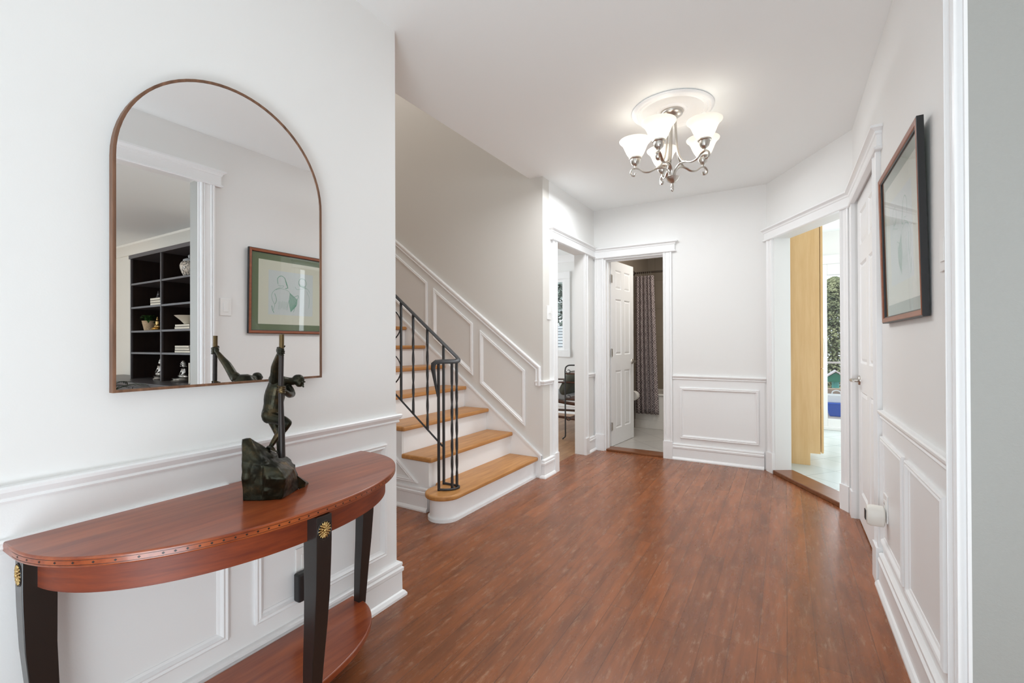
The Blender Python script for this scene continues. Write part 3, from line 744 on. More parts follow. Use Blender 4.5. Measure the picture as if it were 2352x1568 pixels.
for k in range(5):
    a = radians(118 + 72*k); er = V((cos(a), sin(a), 0)); C0 = V((cx_, cy_, 0)); tt = V((-sin(a), cos(a), 0))
    def Q(r, z): return C0 + er*r + V((0, 0, z))
    arm = thing_pts = spline([Q(.014, 2.09), Q(.020, 2.128), Q(.048, 2.158), (Q(.088, 2.160)), Q(.128, 2.146), Q(.165, 2.150), Q(.196, 2.172), Q(.222, 2.178), Q(.240, 2.160), Q(.236, 2.138), Q(.218, 2.134), Q(.212, 2.148)])
    ao = obj('arm', MB().tube(arm, (.0050, .0098), 8, flat=tuple(tt.cross(V((0, 0, 1))))), M_NICKEL, ch, smooth=60)
    rod = spline([Q(.022, H-.048), Q(.024, 2.40), Q(.030, 2.30), Q(.044, 2.22), Q(.070, 2.172), Q(.105, 2.156)])
    obj('rod', MB().tube(rod, (.0050, .0095), 8, flat=tuple(tt.cross(V((0, 0, 1))))), M_NICKEL, ch, smooth=60)
    pc = Q(RS, 0)
    obj('cup', MB().lathe([(0, 2.178), (.006, 2.180), (.006, 2.190), (.012, 2.193), (.024, 2.206), (.028, 2.222), (.029, 2.232), (.036, 2.236), (.037, 2.242), (.030, 2.245), (0, 2.245)], tuple(pc), 24), M_NICKEL, ch, smooth=50)
    sh = obj('shade', MB().lathe([(.028, 2.244), (.040, 2.251), (.051, 2.268), (.061, 2.290), (.070, 2.312), (.076, 2.324), (.086, 2.336), (.094, 2.343), (.095, 2.347), (.091, 2.347), (.074, 2.332), (.066, 2.314), (.056, 2.290), (.046, 2.270), (.034, 2.256), (.020, 2.252)], tuple(pc), 36), M_SHADE, ch, smooth=60)
    obj('bulb', MB().ball(pc+V((0, 0, 2.262)), (.008, .008, .010), 8), M_BULB, sh, smooth=60)
    L = bpy.data.lights.new('chandelier_bulb', 'POINT'); L.energy = .14; L.color = (1, .93, .84); L.shadow_soft_size = .025
    lo = bpy.data.objects.new('chandelier_bulb', L); COL.objects.link(lo); lo.location = pc + V((0, 0, 2.288))

# ------------------------------------------------------------------ arched mirror
mi = thing('wall_mirror', 'arched wall mirror with thin walnut frame above the console table', 'mirror', (XL, .787, .99))
ya, yb, zb, zc, ra = .479, 1.084, .992, 1.5925, .3025
arch = [V((0, ya, zb)), V((0, yb, zb)), V((0, yb, zc))] + [V((0, .7815+ra*cos(pi*i/40), zc+ra*sin(pi*i/40))) for i in range(1, 40)] + [V((0, ya, zc))]
MF = .0072
pr = [(0, .0150), (0, .0355), (MF*.5, .0362), (MF, .0355), (MF, .0150)]
pth = [p+V((XL, 0, 0)) for p in arch]
obj('frame', MB().mould(pth, (1, 0, 0), pr, closed=True), M_WALNUTFR, mi, smooth=35)
inner = []
n_ = len(arch)
for i, p in enumerate(arch):
    dp = (arch[i]-arch[i-1]).normalized(); dn = (arch[(i+1) % n_]-arch[i]).normalized()
    a_, b_ = V((1, 0, 0)).cross(dp), V((1, 0, 0)).cross(dn); m_ = (a_+b_)/(1+a_.dot(b_)); inner.append(p + m_*(MF-.001))
XMIR = -1.4500
g = MB(); g.prism([(p.y, p.z) for p in inner], XL+.016, XMIR, 'x')
obj('mirror_glass', g, M_MIRROR, mi)
obj('backing', MB().box(XL+.0005, XL+.0165, .56, 1.01, 1.06, 1.72), M_BLKPL, mi)

# ------------------------------------------------------------------ framed picture on the right wall
px0, px1, pz0, pz1 = 1.84, 2.51, 1.192, 1.805
pc_ = thing('framed_picture', 'framed green sketch with olive mat hanging on the right wall', 'picture', (XR, (px0+px1)/2, pz0))
tilt = .012
def pt(y, z, d):   # d: distance out of the frame's back
    return V((XR - .004 - (z-pz0)/(pz1-pz0)*tilt - d, y, z))
def slab(y0, y1, z0, z1, d0, d1, mb=None):
    mb = mb or MB(); r = [(y0, z0), (y1, z0), (y1, z1), (y0, z1)]
    mb.loft([[pt(y, z, d0) for y, z in r], [pt(y, z, d1) for y, z in r]]); return mb
fw = .026
fo = MB(); nrm = (pt(0, pz0, 1)-pt(0, pz0, 0)).normalized()
pp = [pt(px0, pz0, 0), pt(px1, pz0, 0), pt(px1, pz1, 0), pt(px0, pz1, 0)]
NN = (pp[1]-pp[0]).cross(pp[3]-pp[0]).normalized()
if NN.x > 0: NN = -NN; pp = pp[::-1]
if NN.cross(pp[1]-pp[0]).dot((pp[2]-pp[0])) < 0: pp = pp[::-1]
obj('frame', MB().mould(pp, NN, [(.0035, .0155), (.0035, .019), (.006, .020), (fw-.006, .018), (fw-.004, .015), (fw-.004, .0125)], closed=True), M_PICFR, pc_)
obj('frame_edge', MB().mould(pp, NN, [(0, 0), (0, .0175), (.0034, .0185), (.0034, .012), (fw-.004, .012), (fw-.004, .0145), (fw, .0125), (fw, 0)], closed=True), M_BLKPL, pc_, label='black outer edge of the frame')
obj('olive_mat', slab(px0+fw-.002, px1-fw+.002, pz0+fw-.002, pz1-fw+.002, .002, .0055), M_GREENM, pc_)
gm = .050
cy0, cy1, cz0, cz1 = px0+fw+gm, px1-fw-gm, pz0+fw+gm-.006, pz1-fw-gm+.004
obj('cream_mat', slab(cy0, cy1, cz0, cz1, .0055, .0062), M_CREAM, pc_)
dy0, dy1, dz0, dz1 = cy0+.075, cy1-.075, cz0+.072, cz1-.070
obj('drawing', slab(dy0, dy1, dz0, dz1, .0062, .0066), M_PAPER, pc_)
sk = MB()
def stroke(pts, w=.0016):
    # coordinates 0..1 across the paper
    P = spline([(p[0], p[1], 0) for p in pts], 6)
    w_ = w
    for i in range(len(P)-1):
        a, b = P[i], P[i+1]
        A_ = V((dy0+a.x*(dy1-dy0), dz0+a.y*(dz1-dz0))); B_ = V((dy0+b.x*(dy1-dy0), dz0+b.y*(dz1-dz0)))
        d = (B_-A_)
        if d.length < 1e-6: continue
        n2 = V((-d.y, d.x)).normalized()*w_/2
        sk.add([pt(A_.x-n2.x, A_.y-n2.y, .0069), pt(B_.x-n2.x, B_.y-n2.y, .0069), pt(B_.x+n2.x, B_.y+n2.y, .0069), pt(A_.x+n2.x, A_.y+n2.y, .0069)], [(0, 1, 2, 3)])
random.seed(4)
# two loosely drawn seated figures seen from behind
stroke([(.20, .70), (.19, .82), (.26, .89), (.34, .85), (.38, .72), (.42, .62)], .004)
stroke([(.34, .86), (.385, .74), (.41, .64), (.36, .61)], .005)
stroke([(.20, .68), (.24, .66), (.32, .67), (.30, .63), (.22, .61)], .002)
stroke([(.23, .61), (.14, .56), (.07, .46), (.08, .34), (.13, .22), (.10, .10)], .0022)
stroke([(.14, .56), (.28, .60), (.44, .55), (.46, .42), (.42, .26), (.40, .12)], .002)
stroke([(.13, .48), (.17, .34), (.14, .24)], .0035)
stroke([(.07, .20), (.09, .10), (.12, .04)], .004)
for i in range(8): stroke([(.22+.025*i, .30+.02*random.random()), (.215+.025*i, .12+.05*random.random())], .0012)
for i in range(12): stroke([(.47+.014*i, .52-.012*i), (.45+.016*i, .30), (.49+.010*i, .08+.012*i)], .004)
stroke([(.46, .50), (.55, .44), (.66, .47), (.60, .30), (.55, .08)], .003)
obj('sketched_figure', sk, M_PENCIL, pc_); sk = MB()
stroke([(.66, .80), (.70, .88), (.80, .87), (.84, .78), (.80, .70), (.70, .70), (.66, .80)], .003)
for i in range(6): stroke([(.66+.03*i, .76-.01*i), (.69+.03*i, .70-.01*i)], .003)
stroke([(.58, .68), (.62, .62), (.72, .64), (.86, .66), (.93, .56)], .0018)
stroke([(.85, .60), (.92, .42), (.90, .20)], .0016)
obj('sketched_figure', sk, M_PENCIL, pc_)
obj('glazing', slab(px0+fw-.003, px1-fw+.003, pz0+fw-.003, pz1-fw+.003, .0095, .0105), M_GLASS, pc_)

# ------------------------------------------------------------------ plates
def plate(name, O, u, n, w, h, label, cat, kind_='rocker', m=M_PLASTIC):
    O = V(O); u = V(u).normalized(); n = V(n).normalized()
    t_ = thing(name, label, cat, O)
    M = Matrix(((u.x, n.x, 0, O.x), (u.y, n.y, 0, O.y), (0, 0, 1, O.z), (0, 0, 0, 1)))
    a = MB(); a.M = M; a.box(-w/2, w/2, 0, .006, -h/2, h/2); obj('cover_plate', a, m, t_, bevel=.002)
    b = MB(); b.M = M
    if kind_ == 'rocker': b.box(-.016, .016, .006, .0095, -.033, .033); obj('rocker', b, m, t_, bevel=.001)
    elif kind_ == 'double':
        b.box(-.004, .004, .006, .016, -.004, .012); b.box(.018, .026, .006, .016, -.004, .012); obj('toggle', b, m, t_)
    else:
        b.box(-.017, .017, .006, .0085, -.035, .035); obj('socket', b, m, t_, bevel=.001)
        for zz in (.019, -.019):
            for xx in (-.0065, .0065):
                c = MB(); c.M = M; c.box(xx-.0015, xx+.0015, .0085, .0088, zz-.005, zz+.005); obj('slot', c, M_BLKPL, t_)
    return t_
plate('light_switch', (XR, 1.697, 1.368), (0, 1, 0), (-1, 0, 0), .074, .118, 'white rocker light switch beside the living room casing, seen in the mirror', 'switch')
plate('light_switch', (X1, 3.520, 1.373), (0, 1, 0), (1, 0, 0), .075, .118, 'white double toggle switch plate beside the dining room opening', 'switch', 'double')
plate('wall_outlet', (XR-.003, 2.575, .385), (0, 1, 0), (-1, 0, 0), .074, .118, 'white outlet plate behind the round plug-in on the right wall', 'outlet', 'outlet')
plate('wall_outlet', (XL+.003, 1.035, .335), (0, 1, 0), (1, 0, 0), .074, .118, 'white outlet plate behind the console table leg', 'outlet', 'outlet')
# round plug-in warmer
pg = thing('plug_in_diffuser', 'rounded cream plug-in device on the right wall outlet', 'plug-in', (XR-.012, 2.56, .355))
d = MB(); c_ = V((XR-.0125, 2.56, .350))
rings = []
for dd, sc in ((0, .8), (.006, .98), (.05, 1), (.062, .9), (.066, .6)):
    rings.append([c_ + V((-dd, .030*sc*cos(a)*(abs(cos(a))**-.3 if abs(cos(a)) > .2 else 1.2), .046*sc*sin(a))) for a in [2*pi*i/32 for i in range(32)]])
obj('body', MB().loft(rings), mat('cream_plastic', (.80, .77, .71), .4), pg, smooth=40)
obj('grille', MB().box(XR-.082, XR-.0785, 2.545, 2.575, .330, .372), M_BLKPL, pg, label='dark slotted grille')
pa = thing('power_adapter', 'black power adapter plugged in behind the front table leg', 'adapter', (XL+.014, 1.006, .29))
obj('housing', MB().box(XL+.0125, XL+.045, .985, 1.035, .222, .318), M_BLKPL, pa, bevel=.006)
obj('prongs', MB().box(XL+.0115, XL+.0125, 1.0, 1.02, .29, .305), M_NICKEL, pa)

# ------------------------------------------------------------------ console table
ZT = .684
tb = thing('console_table', 'half-round mahogany console table with ebonised legs against the left wall', 'table', (XL+.2, .79, 0))
yc = .79
def demi(xc, a, b, xb, p=2.0, n=64, off=0):
    o = []
    for i in range(n+1):
        th = -pi/2 + pi*i/n
        cc, ss = cos(th), sin(th)
        o.append((xc + b*abs(cc)**(2/p)*(1 if cc >= 0 else -1), yc + a*abs(ss)**(2/p)*(1 if ss >= 0 else -1)))
    o = [(max(x, xb), y) for x, y in o]
    return [(xb, o[0][1])] + o + [(xb, o[-1][1])]
XBK = XL+.008
top = demi(-1.405, .494, .352, XBK, 2.1)
obj('tabletop', MB().prism(top, ZT-.022, ZT), M_MAHOG, tb, smooth=30, bevel=.003)
apr = demi(-1.415, .462, .330, XBK+.006, 2.1)
obj('apron', MB().prism(apr, ZT-.090, ZT-.022), M_MAHOGE, tb, smooth=30)
tt_ = [o for o in tb.children if o.name.startswith('tabletop')][0]
il = MB()
L_ = 0; ptsT = top[1:-1]; acc = 0
for i in range(len(ptsT)-1):
    p, q = V(ptsT[i]), V(ptsT[i+1]); d_ = (q-p)
    if d_.length < 1e-5: continue
    nn = V((d_.y, -d_.x)).normalized()
    for zz in (ZT-.0065, ZT-.0165):
        il.add([(p.x+nn.x*.0004, p.y+nn.y*.0004, zz-.0004), (q.x+nn.x*.0004, q.y+nn.y*.0004, zz-.0004), (q.x+nn.x*.0004, q.y+nn.y*.0004, zz+.0004), (p.x+nn.x*.0004, p.y+nn.y*.0004, zz+.0004)], [(0, 1, 2, 3)])
    acc += d_.length
    if acc > .021:
        acc = 0; m_ = (p+q)/2; tq = d_.normalized()
        def Z3(s_, z): return (m_.x+tq.x*s_+nn.x*.0005, m_.y+tq.y*s_+nn.y*.0005, z)
        il.add([Z3(-.003, ZT-.0115), Z3(0, ZT-.0142), Z3(.003, ZT-.0115), Z3(0, ZT-.0088)], [(0, 1, 2, 3)])
obj('edge_inlay', il, M_EBONYIN, tt_, label='dark dotted inlay around the edge')
shf = demi(-1.43, .435, .275, XBK+.02, 2.1)
obj('lower_shelf', MB().prism(shf, .112, .134), M_MAHOG, tb, smooth=30, bevel=.003)
def leg(px_, py_, ang):
    """outer face centre at the top, outward direction ang"""
    er = V((cos(ang), sin(ang), 0)); et = V((-sin(ang), cos(ang), 0)); O_ = V((px_, py_, 0)); rings = []
    prof = [(0, .052, .026, .026), (.06, .046, .028, .029), (.14, .038, .031, .033), (.25, .027, .036, .040), (.36, .014, .040, .046), (.46, .005, .043, .051), (.55, .001, .045, .055), (.595, 0, .046, .056), (ZT-.0225, 0, .046, .056)]
    for z, back, w, dd in prof:
        o_ = O_ - er*back + V((0, 0, z))
        rings.append([o_+et*(w/2), o_-et*(w/2), o_-et*(w/2)-er*dd, o_+et*(w/2)-er*dd])
    lg = obj('leg', MB().loft(rings), M_EBONY, tb, bevel=.0015)
    r = MB(); c = O_ + er*.0005 + V((0, 0, ZT-.060)); 
    M = Matrix(((et.x, er.x, 0, c.x), (et.y, er.y, 0, c.y), (0, 0, 1, c.z), (0, 0, 0, 1)))
    r.M = M
    for i in range(16):
        a = 2*pi*i/16; q = Matrix.Rotation(-a, 3, 'Y')
        r.ball((.0125*cos(a), .001, .0155*sin(a)), (.0068, .0022, .0026), 6, q)
    for i in range(8):
        a = 2*pi*(i+.5)/8; q = Matrix.Rotation(-a, 3, 'Y')
        r.ball((.0068*cos(a), .002, .0082*sin(a)), (.0044, .0024, .0022), 6, q)
    r.ball((0, .003, 0), (.0038, .003, .0045), 6)
    obj('rosette', r, M_BRASS, lg, smooth=60, label='gilt sunflower rosette')
    s = MB(); s.M = M
    s.tube([(.0205*cos(a), 0, .0245*sin(a)) for a in [2*pi*i/28 for i in range(28)]], .0012, 6, closed=True)
    obj('rosette_rim', s, M_EBONY, lg, smooth=60)
leg(-1.046, .790, 0)
leg(-1.407, .306, -pi/2)
leg(-1.407, 1.274, pi/2)

# ------------------------------------------------------------------ bronze statue
BX, BY = -1.268, .811
sr = V((.52, .85, 0)).normalized(); sbk = V((-.85, .52, 0)).normalized()
def SP(r, b, z): return V((BX, BY, 0)) + sr*r + sbk*b + V((0, 0, z))
stt = thing('bronze_statue', 'dark bronze figure of a man gripping a tall pole on a rock', 'statue', (BX, BY, ZT))
def SQ(px, py, b):
    """point seen at photo pixel (px, py), at depth b behind the pole"""
    d = F1 + R2*((px-1176)/F_PX) - U2*((py-784)/F_PX); o = V((0, 0, 1.113)); c = V((BX, BY, 0))
    t_ = (b - (o-c).dot(sbk))/d.dot(sbk); return o + d*t_
def SZ(px, py, z=ZT):
    d = F1 + R2*((px-1176)/F_PX) - U2*((py-784)/F_PX); return V((0, 0, 1.113)) + d*((z-1.113)/d.z)
rkm = bmesh.new()
def hullblock(pts, seed):
    bm = bmesh.new(); vs = [bm.verts.new(p) for p in pts]
    bmesh.ops.convex_hull(bm, input=vs)
    for v in [v for v in bm.verts if not v.link_faces]: bm.verts.remove(v)
    bmesh.ops.triangulate(bm, faces=bm.faces[:])
    bmesh.ops.subdivide_edges(bm, edges=bm.edges[:], cuts=6, use_grid_fill=True)
    bmesh.ops.triangulate(bm, faces=bm.faces[:])
    cc = sum((v.co for v in bm.verts), V((0, 0, 0)))/len(bm.verts)
    for v in bm.verts:
        if v.co.z > ZT+.004:
            n1 = noise.noise(v.co*30+V((seed, 0, 0)))*.006 + abs(noise.noise(v.co*60+V((3, 1, seed))))*.005 + noise.noise(v.co*140)*.0015
            v.co += (v.co-cc).normalized()*(n1-.002); v.co.z = max(v.co.z, ZT+.0005)
    me_ = bpy.data.meshes.new('t'); bm.to_mesh(me_); bm.free(); rkm.from_mesh(me_); bpy.data.meshes.remove(me_)
hullblock([SQ(556, 1008, -.02), SQ(575, 1006, -.015), SQ(587, 1014, .0), SQ(557, 1010, .05), SQ(580, 1010, .06), SQ(596, 1022, .07), SQ(614, 1032, .07), SQ(600, 1038, -.03), SQ(612, 1058, -.06), SQ(637, 1043, .03), SQ(556, 1060, -.05), SQ(600, 1066, -.075),
           SQ(625, 1075, -.05), SZ(558, 1150), SZ(598, 1150), SZ(625, 1147), SP(-.10, .08, ZT), SP(-.02, .11, ZT)], 1)
hullblock([SQ(604, 1068, -.078), SQ(656, 1100, -.100), SQ(678, 1076, -.03), SQ(679, 1066, .02), SQ(669, 1057, .05), SQ(655, 1048, .06), SQ(636, 1042, .07), SQ(612, 1040, .02), SQ(640, 1075, -.085), SQ(610, 1100, -.088),
           SZ(602, 1150), SZ(647, 1146), SZ(667, 1135), SZ(685, 1123), SQ(683, 1090, .01), SP(.035, .09, ZT), SP(-.06, .10, ZT)], 5)
me = bpy.data.meshes.new('rock_base'); rkm.to_mesh(me); rkm.free(); me.materials.append(M_BRONZE)
ro = bpy.data.objects.new('rock_base', me); COL.objects.link(ro); put(ro, stt)
rq = ro.modifiers.new('remesh', 'REMESH'); rq.mode = 'VOXEL'; rq.voxel_size = .0022; rq.use_smooth_shade = True
toe = MB(); toe.loft([[SZ(686, 1123), SZ(690, 1108), SQ(686, 1093, .03), SQ(680, 1090, .0)], [SZ(700, 1118), SZ(709, 1110), SZ(708, 1107), SQ(702, 1107, .0)]])
obj('rock_toe', toe, M_BRONZE, stt, smooth=60)
# pole
obj('pole', MB().tube([SQ(647.5, 1050, 0), SQ(647, 1000, 0), SQ(645.5, 930, 0), SQ(645, 890, 0), SQ(646.5, 808, 0)], [(.0095, .0095), (.0088, .0088), (.0072, .0072), (.0068, .0068), (.0068, .0068)], 10), M_POLE, stt, smooth=50)
obj('pole_tip', MB().tube([SQ(646.5, 808, 0), SQ(647, 767.5, 0)], .0067, 12), M_BRONZET, stt, smooth=50, label='rubbed bronze upper end of the pole')
# body: overlapping muscles fused by a voxel remesh
fg = MB()
def limb(pts, rad, n=12):
    P = spline(pts, 5); R_ = []
    for i in range(len(P)):
        t_ = i/5; k = min(int(t_), len(rad)-2); f_ = t_-k; R_.append(rad[k]*(1-f_)+rad[k+1]*f_)
    fg.tube(P, R_, n)
    fg.ball(P[0], R_[0], 8); fg.ball(P[-1], R_[-1], 8)
def el(px, py, b, rx, ry, rz, tilt=0):
    q = sr.to_track_quat('X', 'Z').to_matrix() @ Matrix.Rotation(tilt, 3, 'Y')
    fg.ball(SQ(px, py, b), (rx, ry, rz), 12, q)
# torso: broad back, narrow waist, hips
rings = []
for py, cx0, hw, hb in ((864, 638, .012, .014), (867, 637, .0184, .024), (876, 636.5, .0228, .033), (886, 635.5, .0264, .037), (896, 633.7, .0290, .036), (906, 631.7, .0300, .033), (916, 630, .0292, .029),
                        (926, 628.5, .0275, .026), (936, 626.5, .0272, .026), (946, 624.5, .0285, .029), (954, 623, .0278, .031), (962, 624, .0230, .027), (969, 625.5, .0154, .018), (972, 626, .008, .009)):
    c0 = SQ(cx0, py, .099)
    rings.append([c0 + sr*hw*cos(2*pi*i/24) + sbk*hb*sin(2*pi*i/24) for i in range(24)])
fg.loft(rings)
el(614, 954, .086, .0165, .0175, .019); el(618, 955, .113, .0165, .0175, .019)
el(645, 908, .085, .008, .014, .016, .2)
# left arm reaching up to the top grip
limb([SQ(630, 873, .075), SQ(632, 858, .062), SQ(633, 842, .048), SQ(637, 826, .028), SQ(641, 813, .013)], [.0145, .0135, .0125, .0095, .0068])
el(629, 871, .078, .0150, .015, .0165); el(630, 852, .057, .0105, .012, .014)
# right arm: elbow out to the right, hand low on the pole
limb([SQ(652, 884, .118), SQ(664, 893, .100), SQ(670, 904, .078)], [.0135, .0125, .0110])
limb([SQ(670, 905, .078), SQ(664, 906, .050), SQ(656, 900, .022), SQ(650, 896, .012)], [.0105, .0095, .0075, .006])
el(655, 880, .115, .015, .015, .014)
# neck and head, bowed forward
limb([SQ(648, 874, .100), SQ(660, 875, .106), SQ(672, 876, .110)], [.0150, .0125, .0118])
hc = SQ(684.5, 873, .112)
fd = (sr*.62 - sbk*.45 + V((0, 0, -.55))).normalized()
el(684.5, 872, .112, .0190, .0160, .0175); fg.ball(hc+fd*.006+V((0, 0, -.005)), (.0135, .0125, .0135), 10)
up_ = (V((0, 0, 1)) - fd*fd.z).normalized(); sdv = fd.cross(up_)
fg.ball(hc+fd*.0210, (.0034, .0034, .0050), 6)
for s_ in (-1, 1):
    fg.ball(hc+fd*.0175+up_*.006+sdv*.006*s_, (.0045, .0045, .0025), 6)
    fg.ball(hc+sdv*.0150*s_-fd*.002, (.003, .003, .005), 6)
fg.ball(hc+fd*.0165-up_*.010, (.0050, .0050, .004), 6)
fg.ball(hc+fd*.019-up_*.0045, (.0045, .0045, .0016), 6)
random.seed(9)
for i in range(30):                                              # short curls of hair
    a_ = random.uniform(0, 2*pi); e_ = random.uniform(.0, 1.35)
    dv = (up_*cos(e_) + (sdv*cos(a_) - fd*sin(a_))*sin(e_))
    if dv.dot(fd) > .5: continue
    fg.ball(hc + dv.normalized()*.0145, random.uniform(.0040, .0052), 5)
limb([SQ(692, 880, .105), SQ(697, 888, .100)], [.0045, .0025])   # forelock
# left leg: thigh forward to the knee, shin back down to the planted foot
limb([SQ(618, 957, .088), SQ(634, 961, .070), SQ(650, 966, .052), SQ(661, 971, .042)], [.0205, .0175, .0150, .0115])
limb([SQ(661, 972, .042), SQ(651, 985, .044), SQ(638, 1000, .044), SQ(626, 1018, .040), SQ(622, 1026, .038)], [.0112, .0120, .0100, .0072, .0064])
el(645, 989, .048, .0095, .0095, .016, -.7)
limb([SQ(617, 1028, .042), SQ(624, 1029, .026), SQ(629, 1032, .012)], [.0068, .0062, .0042])
for i in range(5): fg.tube([SQ(622+3.2*i, 1030.5+1.1*i, .016), SQ(623+3.4*i, 1032.5+1.3*i, .006)], [.0026, .0021], 6); fg.ball(SQ(623+3.4*i, 1032.5+1.3*i, .006), .0021, 5)
# right leg: straighter, behind the pole
limb([SQ(624, 955, .115), SQ(632, 975, .110), SQ(637, 992, .100)], [.0195, .0150, .0105])
limb([SQ(637, 992, .100), SQ(641, 1012, .092), SQ(641, 1034, .080)], [.0100, .0090, .0062])
limb([SQ(640, 1040, .080), SQ(648, 1043, .060)], [.0065, .0045])
# hands: palm, four fingers curling round the pole, thumb on the other side
def grip(py, side, pr_, tilt=0):
    c0 = SQ(646, py, 0)
    def HP(a, rad, dz): return c0 + sr*(rad*cos(a)) + sbk*(rad*sin(a)) + V((0, 0, dz))
    fg.ball(HP(pi/2+side*.6, pr_+.0035, 0), (.0085, .0075, .0105), 8)
    for i in range(4):
        dz = -.0088 + .0058*i; ln = (3.0, 3.5, 3.5, 3.1)[i]
        P = [HP(pi/2 + side*(.9 - 0) + side*ln*k/9, pr_+.0022+(.0006 if k in (2, 5) else 0), dz-.0006*k*(1 if side > 0 else -.4)) for k in range(10)]
        fg.tube(P, [.0029, .0030, .0031, .0028, .0028, .0029, .0026, .0025, .0023, .0019], 8)
        fg.ball(P[-1], .0019, 5)
    P = [HP(pi/2 + side*.4 - side*.42*k, pr_+.0026, .004+.0022*k) for k in range(5)]
    fg.tube(P, [.0038, .0036, .0033, .003, .0025], 8); fg.ball(P[-1], .0025, 5)
grip(804.5, 1, .0068); grip(895.5, -1, .0070)
fo = obj('figure', fg, M_BRONZE, stt)
rmod = fo.modifiers.new('remesh', 'REMESH'); rmod.mode = 'VOXEL'; rmod.voxel_size = .0011; rmod.use_smooth_shade = True
smo = fo.modifiers.new('smooth', 'SMOOTH'); smo.factor = .5; smo.iterations = 4

# ------------------------------------------------------------------ bathroom
tu = thing('bathtub', 'white bathtub behind the shower curtain in the bathroom', 'bathtub', (-1.05, 6.34, .012))
m = MB(); m.box(-1.698, -.43, 5.99, 6.05, .012, .44); m.box(-1.698, -.43, 5.975, 6.07, .435, .462); m.box(-1.698, -.43, 6.62, 6.69, .012, .462); m.box(-1.698, -1.62, 6.05, 6.62, .012, .462); m.box(-.50, -.43, 6.05, 6.62, .012, .462); m.box(-1.65, -.45, 6.05, 6.65, .012, .10)
obj('shell', m, M_TUB, tu, bevel=.012)
obj('skirt_band', MB().box(-1.698, -.43, 5.980, 5.99, .012, .125), M_TUB, tu, bevel=.003)
ct = thing('shower_curtain', 'mauve and white lattice patterned shower curtain drawn to the left', 'curtain', (-1.53, 5.95, .2))
cmb = MB(); NU, NV = 96, 24; cmb.uv = []
for j in range(NV+1):
    vv = j/NV; z = .207 + (1.975-.207)*vv
    wdt = .285 - .055*vv
    for i in range(NU+1):
        uu = i/NU; amp = .022*(1-.35*vv)
        x = -1.672 + wdt*uu + .006*sin(uu*2*pi*6+1)
        y = 5.945 + amp*sin(uu*2*pi*5.2 + .5*sin(vv*3)) - .01*(1-vv)
        cmb.v.append(V((x, y, z))); cmb.uv.append((uu*.62, z))
for j in range(NV):
    for i in range(NU):
        a = j*(NU+1)+i; cmb.f.append((a, a+1, a+NU+2, a+NU+1))
co = obj('drape', cmb, M_CURTAIN, ct, smooth='all'); so = co.modifiers.new('solid', 'SOLIDIFY'); so.thickness = .002
rg = MB()
for i in range(8): 
    x = -1.655+.026*i
    rg.tube([(x, 5.955+.018*cos(a), 2.005+.024*sin(a)) for a in [2*pi*k/12 for k in range(12)]], .0018, 5, closed=True)
obj('rings', rg, M_NICKEL, ct, smooth=60)
rd = thing('curtain_rod', 'dark metal curtain rod spanning the bathtub', 'rod', (-1.1, 5.955, 2.02))
obj('rod', MB().tube([(-1.698, 5.955, 2.018), (-.425, 5.955, 2.018)], .0125, 14), mat('bronze_rod', (.10, .08, .065), .35, .8), rd, smooth=60)
obj('flange', MB().lathe([(0, 0), (.030, 0), (.030, .008), (.018, .020), (0, .020)], (-1.698, 5.955, 2.018), 20, (1, 0, 0)), mat('bronze_flange', (.08, .065, .055), .35, .8), rd, smooth=60)
tp = thing('toilet_paper_roll', 'white toilet paper roll on the wall behind the bathroom door', 'toilet paper', (-1.62, 5.60, .47))
obj('roll', MB().lathe([(.02, 0), (.056, 0), (.056, .105), (.02, .105)], (-1.600, 5.55, .468), 28, (0, 1, 0)), M_PAPERROLL, tp, smooth=40)
obj('holder', MB().tube([(-1.698, 5.53, .468), (-1.60, 5.53, .468), (-1.60, 5.68, .468)], .006, 8), M_NICKEL, tp)

# ------------------------------------------------------------------ kitchen
pb = thing('pantry_cabinet', 'tall maple pantry cabinet just inside the kitchen', 'cabinet', (0, 5.2, .022))
side = [(-.28, .022), (.185, .022), (.185, .130), (.262, .130), (.262, 2.34), (-.28, 2.34)]
obj('side_panel', MB().prism(side, 4.865, 4.885, 'y'), M_MAPLE, pb)
obj('body', MB().box(-.28, .255, 4.885, 5.47, .132, 2.34), M_MAPLE, pb)
obj('plinth', MB().box(-.28, .185, 4.885, 5.47, .022, .132), M_MAPLE, pb)
for z0, z1 in ((.136, .88), (.886, 2.336)):
    dd = obj('door', MB().box(.266, .285, 4.868, 5.47, z0, z1), M_MAPLE, pb, bevel=.003)
    hz = z1-.06 if z0 < .5 else z0+.06
    obj('knob', MB().lathe([(0, 0), (.006, 0), (.006, .012), (.014, .018), (.012, .026), (0, .028)], (.285, 5.42, hz), 16, (1, 0, 0)), M_NICKEL, dd, smooth=50)
gd = thing('door_3', 'white framed glass patio door at the end of the kitchen', 'door', (1.0, 6.98, .09), kind='structure')
m = MB(); yy0, yy1 = 6.955, 7.02
m.box(.33, .45, yy0, yy1, .05, 2.09); m.box(1.83, 1.95, yy0, yy1, .05, 2.09); m.box(.45, 1.83, yy0, yy1, 1.955, 2.09); m.box(.45, 1.83, yy0, yy1, .05, .155)
m.box(1.08, 1.2, yy0, yy1, .155, 1.955); m.box(.26, .33, 6.95, 6.974, .022, 2.10); m.box(.24, 2.05, 6.94, 6.974, 2.09, 2.20); m.box(.33, 1.95, 6.93, 6.974, .022, .06)
obj('frame', m, M_TRIM, gd, bevel=.004)
g = MB().box(.45, 1.08, 6.99, 6.994, .155, 1.955); obj('pane', g, M_GLASS, gd); obj('pane', MB().box(1.2, 1.83, 6.99, 6.994, .155, 1.955), M_GLASS, gd)
